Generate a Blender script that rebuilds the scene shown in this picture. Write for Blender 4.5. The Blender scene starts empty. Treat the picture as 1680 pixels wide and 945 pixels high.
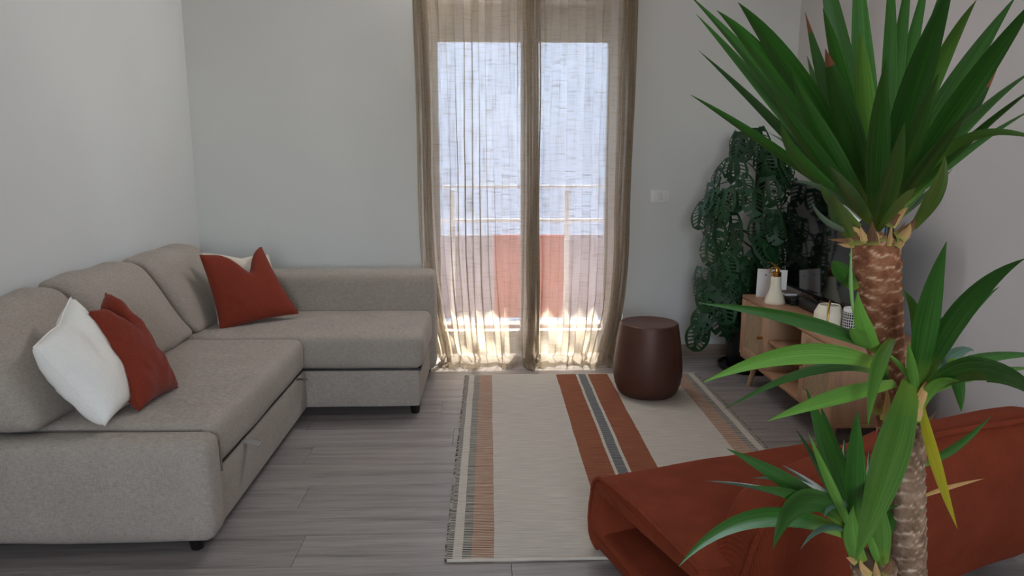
import bpy, bmesh, math, random
from mathutils import Vector, Matrix, noise
from mathutils.geometry import tessellate_polygon

random.seed(7)
SC = bpy.context.scene
COL = SC.collection
PI = math.pi
R = math.radians

# ------------------------------------------------------------------ camera
H, FPX = 1.25, 1190.0
PITCH, YAW = 10.2646, 1.7524
cam_data = bpy.data.cameras.new('camera')
cam_data.sensor_width = 36.0
cam_data.lens = FPX / 1680.0 * 36.0
cam_data.clip_start = 0.02
cam = bpy.data.objects.new('camera', cam_data)
COL.objects.link(cam)
cam.location = (0, 0, H)
cam.rotation_euler = (R(90 - PITCH), 0, R(-YAW))
SC.camera = cam

# ------------------------------------------------------------------ colour management
SC.view_settings.view_transform = 'Standard'
SC.view_settings.look = 'None'
SC.view_settings.gamma = 1.0
SC.view_settings.exposure = 0.0
SC.view_settings.use_curve_mapping = False

# ------------------------------------------------------------------ sky, sun and the window behind the camera
world = bpy.data.worlds.new('world')
SC.world = world
world.use_nodes = True
wn = world.node_tree.nodes
sky = wn.new('ShaderNodeTexSky')
sky.sky_type = 'NISHITA'
sky.sun_disc = False
sky.sun_elevation = R(56)
sky.sun_rotation = R(12)
sky.air_density = 1.0
sky.dust_density = 2.0
bg = wn['Background']
world.node_tree.links.new(sky.outputs[0], bg.inputs[0])
bg.inputs[1].default_value = 1.65

sun_data = bpy.data.lights.new('sun', 'SUN')
sun_data.energy = 24.0
sun_data.angle = R(0.6)
sun_data.color = (1.0, 0.93, 0.80)
sun = bpy.data.objects.new('sun', sun_data)
COL.objects.link(sun)
_sd = Vector((-0.12, -0.55, -0.86))          # light travels from outside the window down into the room
sun.rotation_euler = _sd.to_track_quat('-Z', 'Y').to_euler()


def area(name, loc, direction, sx, sy, power, col):
    d = bpy.data.lights.new(name, 'AREA')
    d.shape = 'RECTANGLE'
    d.size, d.size_y = sx, sy
    d.energy = power
    d.color = col
    o = bpy.data.objects.new(name, d)
    COL.objects.link(o)
    o.location = loc
    o.rotation_euler = Vector(direction).to_track_quat('-Z', 'Y').to_euler()
    return o


# daylight that comes in through the window in the wall behind the camera
area('rear_window_daylight', (0.25, -2.62, 1.55), (-0.06, 1, -0.12), 1.5, 1.5, 42, (1.0, 0.985, 0.97))
# unseen fill lamp, added above the curtains to brighten the room from that side
area('curtain_head_fill', (0.22, 4.16, 2.52), (-0.55, -1, -0.45), 1.15, 0.28, 24, (0.95, 0.97, 1.0))

# ------------------------------------------------------------------ pixel geometry (photo frame 1680x945)
_cp, _sp, _cy, _sy = math.cos(R(PITCH)), math.sin(R(PITCH)), math.cos(R(YAW)), math.sin(R(YAW))
AX_R = Vector((_cy, -_sy, 0))
AX_F = Vector((_sy * _cp, _cy * _cp, -_sp))
AX_U = AX_R.cross(AX_F)
CAM = Vector((0, 0, H))


def ray(u, v):
    return AX_F + AX_R * ((u - 840) / FPX) - AX_U * ((v - 472.5) / FPX)


def PD(u, v, d):
    return CAM + ray(u, v) * d


def PZ(u, v, z):
    r = ray(u, v)
    return CAM + r * ((z - H) / r.z)


def PY(u, v, y):
    r = ray(u, v)
    return CAM + r * (y / r.y)


def PX(u, v, x):
    r = ray(u, v)
    return CAM + r * (x / r.x)


# ------------------------------------------------------------------ materials
def lin(hexs):
    hexs = hexs.lstrip('#')
    out = []
    for i in (0, 2, 4):
        c = int(hexs[i:i + 2], 16) / 255
        out.append(c / 12.92 if c <= 0.04045 else ((c + 0.055) / 1.055) ** 2.4)
    return tuple(out) + (1.0,)


class NT:
    """small node helper"""
    def __init__(self, name):
        self.m = bpy.data.materials.new(name)
        self.m.use_nodes = True
        self.t = self.m.node_tree
        self.n = self.t.nodes
        self.b = self.n['Principled BSDF']
        self.out = self.n['Material Output']

    def new(self, typ, **kw):
        nd = self.n.new(typ)
        for k, v in kw.items():
            if k.startswith('i_'):
                key = k[2:].replace('_', ' ')
                nd.inputs[key].default_value = v
            else:
                setattr(nd, k, v)
        return nd

    def link(self, a, b):
        self.t.links.new(a, b)

    def coords(self, kind='Object', scale=(1, 1, 1), rot=(0, 0, 0)):
        tc = self.new('ShaderNodeTexCoord')
        mp = self.new('ShaderNodeMapping')
        mp.inputs['Scale'].default_value = scale
        mp.inputs['Rotation'].default_value = rot
        self.link(tc.outputs[kind], mp.inputs[0])
        return mp.outputs[0]

    def noise(self, vec, scale, detail=3, rough=0.55):
        n = self.new('ShaderNodeTexNoise')
        n.inputs['Scale'].default_value = scale
        n.inputs['Detail'].default_value = detail
        n.inputs['Roughness'].default_value = rough
        self.link(vec, n.inputs['Vector'])
        return n.outputs['Fac']

    def ramp(self, fac, stops, interp='LINEAR'):
        r = self.new('ShaderNodeValToRGB')
        r.color_ramp.interpolation = interp
        e = r.color_ramp.elements
        while len(e) < len(stops):
            e.new(0.5)
        for el, (p, c) in zip(e, stops):
            el.position = p
            el.color = c
        self.link(fac, r.inputs[0])
        return r.outputs[0]

    def math(self, op, a, b=None, c=None):
        m = self.new('ShaderNodeMath', operation=op)
        for i, x in enumerate((a, b, c)):
            if x is None:
                continue
            if isinstance(x, (int, float)):
                m.inputs[i].default_value = x
            else:
                self.link(x, m.inputs[i])
        return m.outputs[0]

    def mix(self, fac, a, b):
        m = self.new('ShaderNodeMix', data_type='RGBA')
        for s, x in ((m.inputs[0], fac), (m.inputs[6], a), (m.inputs[7], b)):
            if hasattr(x, 'links') or hasattr(x, 'is_linked'):
                self.link(x, s)
            else:
                s.default_value = x
        return m.outputs[2]

    def bump(self, h, strength=0.3, dist=0.005):
        b = self.new('ShaderNodeBump')
        b.inputs['Strength'].default_value = strength
        b.inputs['Distance'].default_value = dist
        self.link(h, b.inputs['Height'])
        self.link(b.outputs[0], self.b.inputs['Normal'])

    def set(self, color=None, rough=None, metal=None, spec=None, sheen=None, trans=None):
        if color is not None:
            if isinstance(color, tuple):
                self.b.inputs['Base Color'].default_value = color
            else:
                self.link(color, self.b.inputs['Base Color'])
        if rough is not None:
            self.b.inputs['Roughness'].default_value = rough
        if metal is not None:
            self.b.inputs['Metallic'].default_value = metal
        if spec is not None:
            self.b.inputs['Specular IOR Level'].default_value = spec
        if sheen is not None:
            self.b.inputs['Sheen Weight'].default_value = sheen
            self.b.inputs['Sheen Roughness'].default_value = 0.5


def shade(c, k):
    return (c[0] * k, c[1] * k, c[2] * k, 1)


def simple(name, hexs, rough=0.5, metal=0.0, var=0.08, nscale=8, bump=0.0, bscale=60, spec=0.5, sheen=None):
    m = NT(name)
    c = lin(hexs)
    v = m.coords()
    f = m.noise(v, nscale)
    m.set(m.ramp(f, [(0.3, shade(c, 1 - var)), (0.7, shade(c, 1 + var))]), rough, metal, spec, sheen)
    if bump:
        m.bump(m.noise(v, bscale, 4), bump, 0.004)
    return m.m


def wall_mat(name, hexs):
    m = NT(name)
    c = lin(hexs)
    v = m.coords()
    m.set(m.ramp(m.noise(v, 1.3, 4), [(0.3, shade(c, 0.97)), (0.7, shade(c, 1.02))]), 0.9, 0, 0.2)
    m.bump(m.noise(v, 160, 3), 0.12, 0.003)
    return m.m


def fabric(name, hexs, scale=700, var=0.22, bump=0.35, sheen=0.1, big=0.05):
    """linen-like weave: crossed fine threads with slubs"""
    m = NT(name)
    c = lin(hexs)
    v = m.coords()
    a = m.noise(m.coords(scale=(1, 1, 0.12)), scale, 2)
    b = m.noise(m.coords(scale=(0.12, 0.12, 1)), scale, 2)
    w = m.math('ADD', m.math('MULTIPLY', a, 0.5), m.math('MULTIPLY', b, 0.5))
    base = m.ramp(w, [(0.32, shade(c, 1 - var)), (0.68, shade(c, 1 + var))])
    lrg = m.ramp(m.noise(v, 5, 3), [(0.3, (1 - big,) * 3 + (1,)), (0.7, (1 + big,) * 3 + (1,))])
    mx = m.new('ShaderNodeMix', data_type='RGBA', blend_type='MULTIPLY')
    mx.inputs[0].default_value = 1
    m.link(base, mx.inputs[6])
    m.link(lrg, mx.inputs[7])
    m.set(mx.outputs[2], 0.92, 0, 0.15, sheen)
    m.bump(w, bump, 0.0015)
    return m.m


def wood(name, hexs, axis='Y', scale=1.0, rough=0.5, contrast=0.18, randomise=False):
    m = NT(name)
    c = lin(hexs)
    s = {'X': (1, 14, 14), 'Y': (14, 1, 14), 'Z': (14, 14, 1)}[axis]
    tc = m.new('ShaderNodeTexCoord')
    mp = m.new('ShaderNodeMapping')
    mp.inputs['Scale'].default_value = tuple(x * scale for x in s)
    m.link(tc.outputs['Object'], mp.inputs[0])
    if randomise:
        oi = m.new('ShaderNodeObjectInfo')
        mul = m.math('MULTIPLY', oi.outputs['Random'], 57.0)
        cmb = m.new('ShaderNodeCombineXYZ')
        m.link(mul, cmb.inputs[0]); m.link(mul, cmb.inputs[1])
        m.link(cmb.outputs[0], mp.inputs['Location'])
    v = mp.outputs[0]
    f1 = m.noise(v, 1.6, 6, 0.62)
    f2 = m.noise(v, 9.0, 3, 0.6)
    f = m.math('ADD', m.math('MULTIPLY', f1, 0.7), m.math('MULTIPLY', f2, 0.3))
    colr = m.ramp(f, [(0.34, shade(c, 1 - contrast * 1.5)), (0.5, c), (0.66, shade(c, 1 + contrast))])
    if randomise:
        k = m.math('ADD', m.math('MULTIPLY', oi.outputs['Random'], 0.16), 0.92)
        mx = m.new('ShaderNodeMix', data_type='RGBA', blend_type='MULTIPLY')
        mx.inputs[0].default_value = 1
        m.link(colr, mx.inputs[6])
        m.link(k, mx.inputs[7])
        colr = mx.outputs[2]
    m.set(colr, rough, 0, 0.4)
    m.bump(f2, 0.12, 0.002)
    return m.m


M = {}
M['wall'] = wall_mat('warm_white_plaster', '#d9d9d6')
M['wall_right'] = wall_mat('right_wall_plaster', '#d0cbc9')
M['ceiling'] = wall_mat('ceiling_plaster', '#e4e3e0')
M['plank'] = wood('grey_oak_laminate', '#938a85', 'X', 1.0, 0.34, 0.30, True)
M['gap'] = simple('dark_joint', '#3a342f', 0.9)
M['skirting'] = wood('skirting_wood', '#9c8878', 'X', 1.0, 0.5)
M['sofa'] = fabric('sofa_greige_weave', '#a2978c', 520, 0.26, 0.4, 0.08)
M['sofa_seam'] = fabric('sofa_seam', '#827a73', 500, 0.2, 0.3, 0.05)
M['white_linen'] = fabric('white_linen', '#ece8e0', 420, 0.05, 0.25, 0.05, 0.03)
M['cream_linen'] = fabric('cream_linen', '#d9cfbd', 420, 0.06, 0.25, 0.05, 0.03)
M['rust_linen'] = fabric('rust_linen', '#7d3323', 420, 0.16, 0.3, 0.1)
M['black_plastic'] = simple('black_plastic', '#121212', 0.35)
M['steel'] = simple('steel', '#b8b8b8', 0.25, 1.0)
M['strap'] = fabric('strap', '#8d8780', 600, 0.1, 0.2)
M['brass'] = simple('brass', '#b98d4f', 0.28, 1.0, 0.04)
M['cream_glaze'] = simple('cream_glaze', '#e6dcc4', 0.4, 0, 0.03, 6)
M['white_pvc'] = simple('white_pvc', '#e4e2de', 0.4, 0, 0.02)
M['paper'] = simple('white_paper', '#dedad8', 0.7, 0, 0.02)
M['black_matte'] = simple('black_matte', '#0d0c0c', 0.5)
M['dark_inner'] = simple('dark_inner', '#15110f', 0.6)
M['book'] = simple('book_cover', '#5d5047', 0.6)
M['cab_top'] = wood('oak_veneer_top', '#a97f60', 'Y', 0.8, 0.45, 0.12)
M['cab_v'] = wood('oak_veneer_upright', '#b18a6a', 'Z', 0.8, 0.5, 0.12)
M['copper'] = simple('brown_lacquer', '#5c3a30', 0.45, 0.3, 0.04, 3)
M['black_pot'] = simple('black_pot', '#0f1011', 0.3)
M['soil'] = simple('soil', '#2b211a', 0.95, 0, 0.3, 60, 0.5, 40)
M['grey_pot'] = simple('grey_pot', '#77736f', 0.6)
M['terracotta_tile'] = simple('terracotta_tile', '#b98f83', 0.7, 0, 0.1, 4)
M['facade'] = simple('pale_facade', '#f0e6e4', 0.9, 0, 0.03, 1)
M['slab'] = simple('concrete', '#c9c4bd', 0.9)
M['red_panel'] = simple('red_panel', '#c4685c', 0.6)
M['lilac_panel'] = simple('lilac_panel', '#aaa4b4', 0.6)
M['rail_white'] = simple('rail_white', '#e9e6e6', 0.4)
M['shutter'] = simple('shutter_beige', '#d8c3a2', 0.6)
M['blue_print'] = simple('blue_print', '#7d86b0', 0.7)


def glass_mat():
    m = NT('window_glass')
    tr = m.new('ShaderNodeBsdfTransparent')
    tr.inputs[0].default_value = (0.93, 0.95, 0.95, 1)
    gl = m.new('ShaderNodeBsdfGlossy')
    gl.inputs['Roughness'].default_value = 0.02
    mx = m.new('ShaderNodeMixShader')
    mx.inputs[0].default_value = 0.03
    m.link(tr.outputs[0], mx.inputs[1]); m.link(gl.outputs[0], mx.inputs[2])
    m.link(mx.outputs[0], m.out.inputs[0])
    return m.m


def curtain_mat():
    m = NT('sheer_linen_curtain')
    tc = m.new('ShaderNodeTexCoord')
    uvm = m.new('ShaderNodeUVMap')

    def uvn(sx, sy, scale, detail=2):
        mp = m.new('ShaderNodeMapping')
        mp.inputs['Scale'].default_value = (sx, sy, 1)
        m.link(uvm.outputs[0], mp.inputs[0])
        return m.noise(mp.outputs[0], scale, detail, 0.6)
    warp = uvn(150, 3.5, 1.0, 2)         # vertical threads (u in metres of cloth)
    weft = uvn(6, 130, 1.0, 2)          # horizontal slubs
    warp2 = uvn(320, 8, 1.0, 1)
    weft2 = uvn(8, 320, 1.0, 1)
    slub_h = m.ramp(weft, [(0.50, (0, 0, 0, 1)), (0.68, (1, 1, 1, 1))])      # thick weft slubs
    slub_v = m.ramp(warp, [(0.50, (0, 0, 0, 1)), (0.70, (1, 1, 1, 1))])
    fine = m.ramp(m.math('MULTIPLY', m.math('ADD', warp2, weft2), 0.5), [(0.35, (0, 0, 0, 1)), (0.65, (1, 1, 1, 1))])
    dens = m.math('MINIMUM', m.math('ADD', m.math('ADD', m.math('MULTIPLY', slub_h, 0.55), m.math('MULTIPLY', slub_v, 0.50)), m.math('MULTIPLY', fine, 0.35)), 1.0)
    df = m.new('ShaderNodeBsdfDiffuse')
    tl = m.new('ShaderNodeBsdfTranslucent')
    m.link(m.mix(dens, lin('#b9ab97'), lin('#94836c')), df.inputs[0])
    m.link(m.mix(dens, lin('#e2d8ca'), lin('#a5957d')), tl.inputs[0])
    mx = m.new('ShaderNodeMixShader'); mx.inputs[0].default_value = 0.58
    m.link(df.outputs[0], mx.inputs[1]); m.link(tl.outputs[0], mx.inputs[2])
    tr = m.new('ShaderNodeBsdfTransparent')
    tr.inputs[0].default_value = (0.97, 0.96, 0.95, 1)
    mx2 = m.new('ShaderNodeMixShader')
    fac = m.math('ADD', m.math('MULTIPLY', dens, 0.30), 0.58)     # share covered by thread
    m.link(fac, mx2.inputs[0])
    m.link(tr.outputs[0], mx2.inputs[1]); m.link(mx.outputs[0], mx2.inputs[2])
    m.link(mx2.outputs[0], m.out.inputs[0])
    return m.m


def corduroy_mat():
    m = NT('rust_corduroy')
    c = lin('#7d3620')
    v = m.coords()
    wv = m.new('ShaderNodeTexWave')
    wv.wave_type = 'BANDS'; wv.bands_direction = 'X'
    wv.inputs['Scale'].default_value = 80
    wv.inputs['Distortion'].default_value = 0.6
    wv.inputs['Detail'].default_value = 1
    m.link(m.coords(rot=(0, 0, R(-20))), wv.inputs['Vector'])
    nap = m.noise(v, 7, 4, 0.6)
    col0 = m.ramp(nap, [(0.3, shade(c, 0.78)), (0.72, shade(c, 1.18))])
    colr = m.mix(m.math('MULTIPLY', wv.outputs['Fac'], 0.22), col0, shade(c, 1.35))
    m.set(colr, 0.85, 0, 0.15, 0.2)
    m.b.inputs['Sheen Tint'].default_value = lin('#c9633f')
    m.bump(wv.outputs['Fac'], 0.35, 0.003)
    return m.m


def leaf_mat(name, hexs, hex2, rough=0.32):
    """green blade with a paler midrib and fine lengthwise veins; attribute 'across' runs -1..1 over the blade"""
    m = NT(name)
    at = m.new('ShaderNodeAttribute'); at.attribute_name = 'across'
    al = m.new('ShaderNodeAttribute'); al.attribute_name = 'along'
    oi = m.new('ShaderNodeObjectInfo')
    cmb = m.new('ShaderNodeCombineXYZ')
    m.link(m.math('MULTIPLY', at.outputs['Fac'], 9.0), cmb.inputs[0])
    m.link(m.math('MULTIPLY', al.outputs['Fac'], 0.8), cmb.inputs[1])
    m.link(m.math('MULTIPLY', oi.outputs['Random'], 30.0), cmb.inputs[2])
    f = m.noise(cmb.outputs[0], 1.6, 3)
    c1, c2 = lin(hexs), lin(hex2)
    colr = m.ramp(f, [(0.3, c1), (0.75, c2)])
    k = m.math('ADD', m.math('MULTIPLY', oi.outputs['Random'], 0.5), 0.72)
    mx = m.new('ShaderNodeMix', data_type='RGBA', blend_type='MULTIPLY')
    mx.inputs[0].default_value = 1
    m.link(colr, mx.inputs[6]); m.link(k, mx.inputs[7])
    basep = m.ramp(al.outputs['Fac'], [(0.0, (1, 1, 1, 1)), (0.22, (0, 0, 0, 1))])
    colr = m.mix(m.math('MULTIPLY', basep, 0.55), mx.outputs[2], lin('#8fa83f'))
    m.set(colr, rough, 0, 0.5)
    m.b.inputs['Subsurface Weight'].default_value = 0.0
    # light passes through the blade
    tl = m.new('ShaderNodeBsdfTranslucent')
    m.link(colr, tl.inputs[0])
    ms = m.new('ShaderNodeMixShader'); ms.inputs[0].default_value = 0.22
    m.link(m.b.outputs[0], ms.inputs[1]); m.link(tl.outputs[0], ms.inputs[2])
    m.link(ms.outputs[0], m.out.inputs[0])
    m.bump(f, 0.15, 0.002)
    return m.m


def bark_mat(name, hex_hi, hex_mid, hex_lo):
    m = NT(name)
    at = m.new('ShaderNodeAttribute'); at.attribute_name = 'rim'
    v = m.coords()
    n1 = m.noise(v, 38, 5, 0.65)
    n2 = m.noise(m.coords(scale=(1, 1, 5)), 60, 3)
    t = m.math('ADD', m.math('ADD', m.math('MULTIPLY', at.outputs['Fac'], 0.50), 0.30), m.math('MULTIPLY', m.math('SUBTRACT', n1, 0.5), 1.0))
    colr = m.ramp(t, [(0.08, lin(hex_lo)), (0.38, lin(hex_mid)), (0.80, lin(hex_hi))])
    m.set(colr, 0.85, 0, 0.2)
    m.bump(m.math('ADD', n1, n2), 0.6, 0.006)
    return m.m


def rug_mat():
    m = NT('flatwoven_rug')
    tc = m.new('ShaderNodeTexCoord')
    sep = m.new('ShaderNodeSeparateXYZ')
    m.link(tc.outputs['Object'], sep.inputs[0])
    wob = m.noise(tc.outputs['Object'], 3.0, 2)
    x = m.math('ADD', sep.outputs[0], m.math('MULTIPLY', m.math('SUBTRACT', wob, 0.5), 0.012))
    fx = m.math('ADD', m.math('DIVIDE', x, 1.357), 0.5)
    sym = m.math('ABSOLUTE', m.math('SUBTRACT', fx, 0.5))        # 0 at the centre, .5 at the long edges
    ribs = m.math('SINE', m.math('MULTIPLY', sep.outputs[1], 2 * PI / 0.0105))
    jit = m.noise(m.coords(scale=(14, 160, 1)), 1.0, 2)
    dash = m.math('ADD', m.math('MULTIPLY', ribs, 0.6), m.math('MULTIPLY', m.math('SUBTRACT', jit, 0.5), 1.3))
    dashf = m.ramp(m.math('ADD', dash, 0.5), [(0.42, (0, 0, 0, 1)), (0.58, (1, 1, 1, 1))])
    slub = m.noise(m.coords(scale=(9, 190, 1)), 1.0, 3)
    cream = m.ramp(slub, [(0.3, lin('#b8aea2')), (0.7, lin('#d2c9bd'))])
    rust = m.ramp(slub, [(0.3, lin('#7f4a35')), (0.7, lin('#a0684e'))])
    navy = m.mix(dashf, lin('#2b2e32'), lin('#c4bbae'))
    navy2 = m.mix(dashf, lin('#343b42'), lin('#9b9894'))
    rustd = m.mix(dashf, lin('#8a523c'), lin('#c9b7a4'))

    def band(lo, hi):
        return m.math('MULTIPLY', m.math('GREATER_THAN', sym, lo), m.math('LESS_THAN', sym, hi))
    colr = cream
    colr = m.mix(band(0.026, 0.110), colr, rust)
    colr = m.mix(band(-1.0, 0.016), colr, navy2)
    colr = m.mix(band(0.382, 0.435), colr, rustd)
    colr = m.mix(band(0.435, 0.457), colr, navy)
    colr = m.mix(band(0.479, 0.600), colr, navy)
    m.set(colr, 0.95, 0, 0.1)
    m.bump(m.math('ADD', m.math('MULTIPLY', ribs, 0.5), slub), 0.35, 0.004)
    return m.m


def rattan_mat():
    m = NT('rattan_cane')
    w1 = m.new('ShaderNodeTexWave'); w1.bands_direction = 'Y'; w1.inputs['Scale'].default_value = 48
    w2 = m.new('ShaderNodeTexWave'); w2.bands_direction = 'Z'; w2.inputs['Scale'].default_value = 48
    w3 = m.new('ShaderNodeTexWave'); w3.bands_direction = 'DIAGONAL'; w3.inputs['Scale'].default_value = 34
    v = m.coords()
    for w in (w1, w2, w3):
        m.link(v, w.inputs['Vector'])
    a = m.math('MAXIMUM', m.math('MAXIMUM', w1.outputs['Fac'], w2.outputs['Fac']), w3.outputs['Fac'])
    n = m.noise(v, 30, 3)
    t = m.math('ADD', a, m.math('MULTIPLY', m.math('SUBTRACT', n, 0.5), 0.5))
    m.set(m.ramp(t, [(0.45, lin('#5e4936')), (0.95, lin('#b59a78'))]), 0.7, 0, 0.3)
    m.bump(a, 0.5, 0.004)
    return m.m


def grid_vase_mat():
    m = NT('black_white_check_glaze')
    tc = m.new('ShaderNodeTexCoord')
    sep = m.new('ShaderNodeSeparateXYZ')
    m.link(tc.outputs['Object'], sep.inputs[0])
    ang = m.math('ARCTAN2', sep.outputs[1], sep.outputs[0])
    a = m.math('SINE', m.math('MULTIPLY', ang, 30))
    b = m.math('SINE', m.math('MULTIPLY', sep.outputs[2], 2 * PI / 0.0115))
    t = m.math('MAXIMUM', a, b)
    m.set(m.ramp(t, [(0.55, lin('#16161a')), (0.85, lin('#d8d6d4'))]), 0.4)
    return m.m


M['glass'] = glass_mat()
M['curtain'] = curtain_mat()
M['corduroy'] = corduroy_mat()
M['yucca'] = leaf_mat('yucca_leaf', '#234a19', '#40752b')
M['yucca_light'] = leaf_mat('yucca_leaf_light', '#48782a', '#709d43')
M['yucca_grey'] = leaf_mat('yucca_leaf_grey', '#3f5f49', '#688573')
M['yucca_yellow'] = leaf_mat('yucca_leaf_yellow', '#a8a01f', '#d0c23a')
M['husk'] = leaf_mat('dry_husk', '#a06d36', '#d9b67a', 0.7)
M['husk_dark'] = leaf_mat('dark_husk', '#4a2f1d', '#8a5f3a', 0.8)
M['brown_tip'] = simple('brown_tip', '#7a4a2e', 0.7)
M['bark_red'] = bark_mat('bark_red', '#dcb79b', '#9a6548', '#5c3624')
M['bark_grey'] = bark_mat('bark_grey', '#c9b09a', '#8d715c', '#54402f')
M['monstera'] = leaf_mat('monstera_leaf', '#12381b', '#22542a', 0.5)
M['monstera_young'] = leaf_mat('monstera_leaf_young', '#3f6b22', '#5f8c35', 0.4)
M['stem'] = simple('green_stem', '#2c4420', 0.6)
M['rug'] = rug_mat()
M['rattan'] = rattan_mat()
M['check'] = grid_vase_mat()
M['yarn_dark'] = simple('yarn_dark', '#3a3d40', 0.95)
M['yarn_cream'] = simple('yarn_cream', '#cbbfae', 0.95)


def screen_mat():
    m = NT('tv_screen')
    m.set(lin('#060607'), 0.06, 0, 0.9)
    return m.m


M['screen'] = screen_mat()


# ------------------------------------------------------------------ object helpers
def origin(o):
    v = Vector((0, 0, 0))
    while o is not None:
        v = v + o.location
        o = o.parent
    return v


def link_mesh(name, me, mat, parent=None, smooth=40, loc=None):
    if mat is not None and not me.materials:
        me.materials.append(mat)
    o = bpy.data.objects.new(name, me)
    COL.objects.link(o)
    if parent is not None:
        o.parent = parent
        if loc is None:
            off = origin(parent)
            me.transform(Matrix.Translation(-off))
    if smooth:
        me.polygons.foreach_set('use_smooth', [True] * len(me.polygons))
        if smooth < 180:
            me.set_sharp_from_angle(angle=R(smooth))
    return o


def obj(name, bm, mat, parent=None, smooth=40, loc=None):
    """bmesh in world coordinates -> one mesh object (origin at loc, or at the parent's)"""
    bmesh.ops.recalc_face_normals(bm, faces=bm.faces)
    me = bpy.data.meshes.new(name)
    bm.to_mesh(me)
    bm.free()
    if parent is None and loc is not None:
        me.transform(Matrix.Translation(-Vector(loc)))
    o = link_mesh(name, me, mat, parent, smooth)
    if parent is None and loc is not None:
        o.location = loc
    return o


def tag(o, label=None, cat=None, group=None, kind=None):
    if label:
        o['label'] = label
    if cat:
        o['category'] = cat
    if group:
        o['group'] = group
    if kind:
        o['kind'] = kind
    return o


def thing(name, label, cat, loc, group=None):
    o = bpy.data.objects.new(name, None)
    COL.objects.link(o)
    o.location = loc
    o.empty_display_size = 0.1
    return tag(o, label, cat, group)


def box(bm, x0, x1, y0, y1, z0, z1, bev=0.0, seg=2):
    r = bmesh.ops.create_cube(bm, size=1.0)
    vs = r['verts']
    bmesh.ops.scale(bm, vec=(x1 - x0, y1 - y0, z1 - z0), verts=vs)
    bmesh.ops.translate(bm, vec=((x0 + x1) / 2, (y0 + y1) / 2, (z0 + z1) / 2), verts=vs)
    if bev > 0:
        es = list({e for v in vs for e in v.link_edges})
        bmesh.ops.bevel(bm, geom=es, offset=bev, segments=seg, profile=0.5, affect='EDGES', clamp_overlap=True)


def boxbm(*a, **k):
    bm = bmesh.new()
    box(bm, *a, **k)
    return bm


def lathe(bm, prof, n=40, c=(0, 0, 0), cap=True):
    rings = []
    for r, z in prof:
        if r < 1e-6:
            rings.append([bm.verts.new((c[0], c[1], c[2] + z))])
        else:
            rings.append([bm.verts.new((c[0] + r * math.cos(2 * PI * i / n), c[1] + r * math.sin(2 * PI * i / n), c[2] + z)) for i in range(n)])
    for a, b in zip(rings, rings[1:]):
        if len(a) == 1 and len(b) == 1:
            continue
        for i in range(n):
            j = (i + 1) % n
            if len(a) == 1:
                bm.faces.new((a[0], b[i], b[j]))
            elif len(b) == 1:
                bm.faces.new((a[i], a[j], b[0]))
            else:
                bm.faces.new((a[i], a[j], b[j], b[i]))
    if cap:
        for rg in (rings[0], rings[-1]):
            if len(rg) > 2:
                bm.faces.new(rg)


def tube(bm, pts, rad, n=8, cap=True):
    pts = [Vector(p) for p in pts]
    rads = rad if isinstance(rad, (list, tuple)) else [rad] * len(pts)
    rings = []
    prev = None
    for i, p in enumerate(pts):
        d = (pts[min(i + 1, len(pts) - 1)] - pts[max(i - 1, 0)]).normalized()
        if prev is None:
            a = d.orthogonal().normalized()
        else:
            a = (prev - d * prev.dot(d))
            a = a.normalized() if a.length > 1e-6 else d.orthogonal().normalized()
        prev = a
        b = d.cross(a)
        rings.append([bm.verts.new(p + (a * math.cos(2 * PI * k / n) + b * math.sin(2 * PI * k / n)) * rads[i]) for k in range(n)])
    for r0, r1 in zip(rings, rings[1:]):
        for k in range(n):
            j = (k + 1) % n
            bm.faces.new((r0[k], r0[j], r1[j], r1[k]))
    if cap:
        bm.faces.new(rings[0]); bm.faces.new(rings[-1])


def bez(p0, p1, p2, t):
    return p0 * ((1 - t) ** 2) + p1 * (2 * t * (1 - t)) + p2 * (t * t)


def softbox(bm, x0, x1, y0, y1, z0, z1, r, n=(16, 16, 6), bulge=(0, 0, 0), warp=None, wob=0.0, seed=0.0):
    """rounded box on a fine grid: each face bulges, a warp and cloth noise may follow"""
    hx, hy, hz = (x1 - x0) / 2, (y1 - y0) / 2, (z1 - z0) / 2
    c = Vector(((x0 + x1) / 2, (y0 + y1) / 2, (z0 + z1) / 2))
    cache = {}

    def lim(k, N, h):
        # denser towards the ends so the rounding is smooth
        t = -math.cos(PI * k / N)
        return h * (0.55 * t + 0.45 * (2 * k / N - 1))

    def vert(i, j, k):
        key = (i, j, k)
        if key in cache:
            return cache[key]
        p = Vector((lim(i, n[0], hx), lim(j, n[1], hy), lim(k, n[2], hz)))
        q = Vector((max(-hx + r, min(hx - r, p.x)), max(-hy + r, min(hy - r, p.y)), max(-hz + r, min(hz - r, p.z))))
        d = p - q
        if d.length > 1e-9:
            d.normalize()
            p = q + d * r
        a, b, g = p.x / hx, p.y / hy, p.z / hz
        p = Vector((p.x + bulge[0] * a * (1 - b * b) * (1 - g * g),
                    p.y + bulge[1] * b * (1 - a * a) * (1 - g * g),
                    p.z + bulge[2] * g * (1 - a * a) * (1 - b * b))) + c
        if wob:
            nv = noise.noise_vector(p * 5.0 + Vector((seed, seed * 2, 0)))
            p = p + nv * wob
        if warp:
            p = warp(p)
        cache[key] = bm.verts.new(p)
        return cache[key]
    N = n
    for (ax, bx, cx) in ((0, 1, 2), (1, 2, 0), (0, 2, 1)):
        for side in (0, N[cx]):
            for a in range(N[ax]):
                for b in range(N[bx]):
                    vs = []
                    for (da, db) in ((0, 0), (1, 0), (1, 1), (0, 1)):
                        idx = [0, 0, 0]
                        idx[ax], idx[bx], idx[cx] = a + da, b + db, side
                        vs.append(vert(*idx))
                    bm.faces.new(vs)


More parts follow.
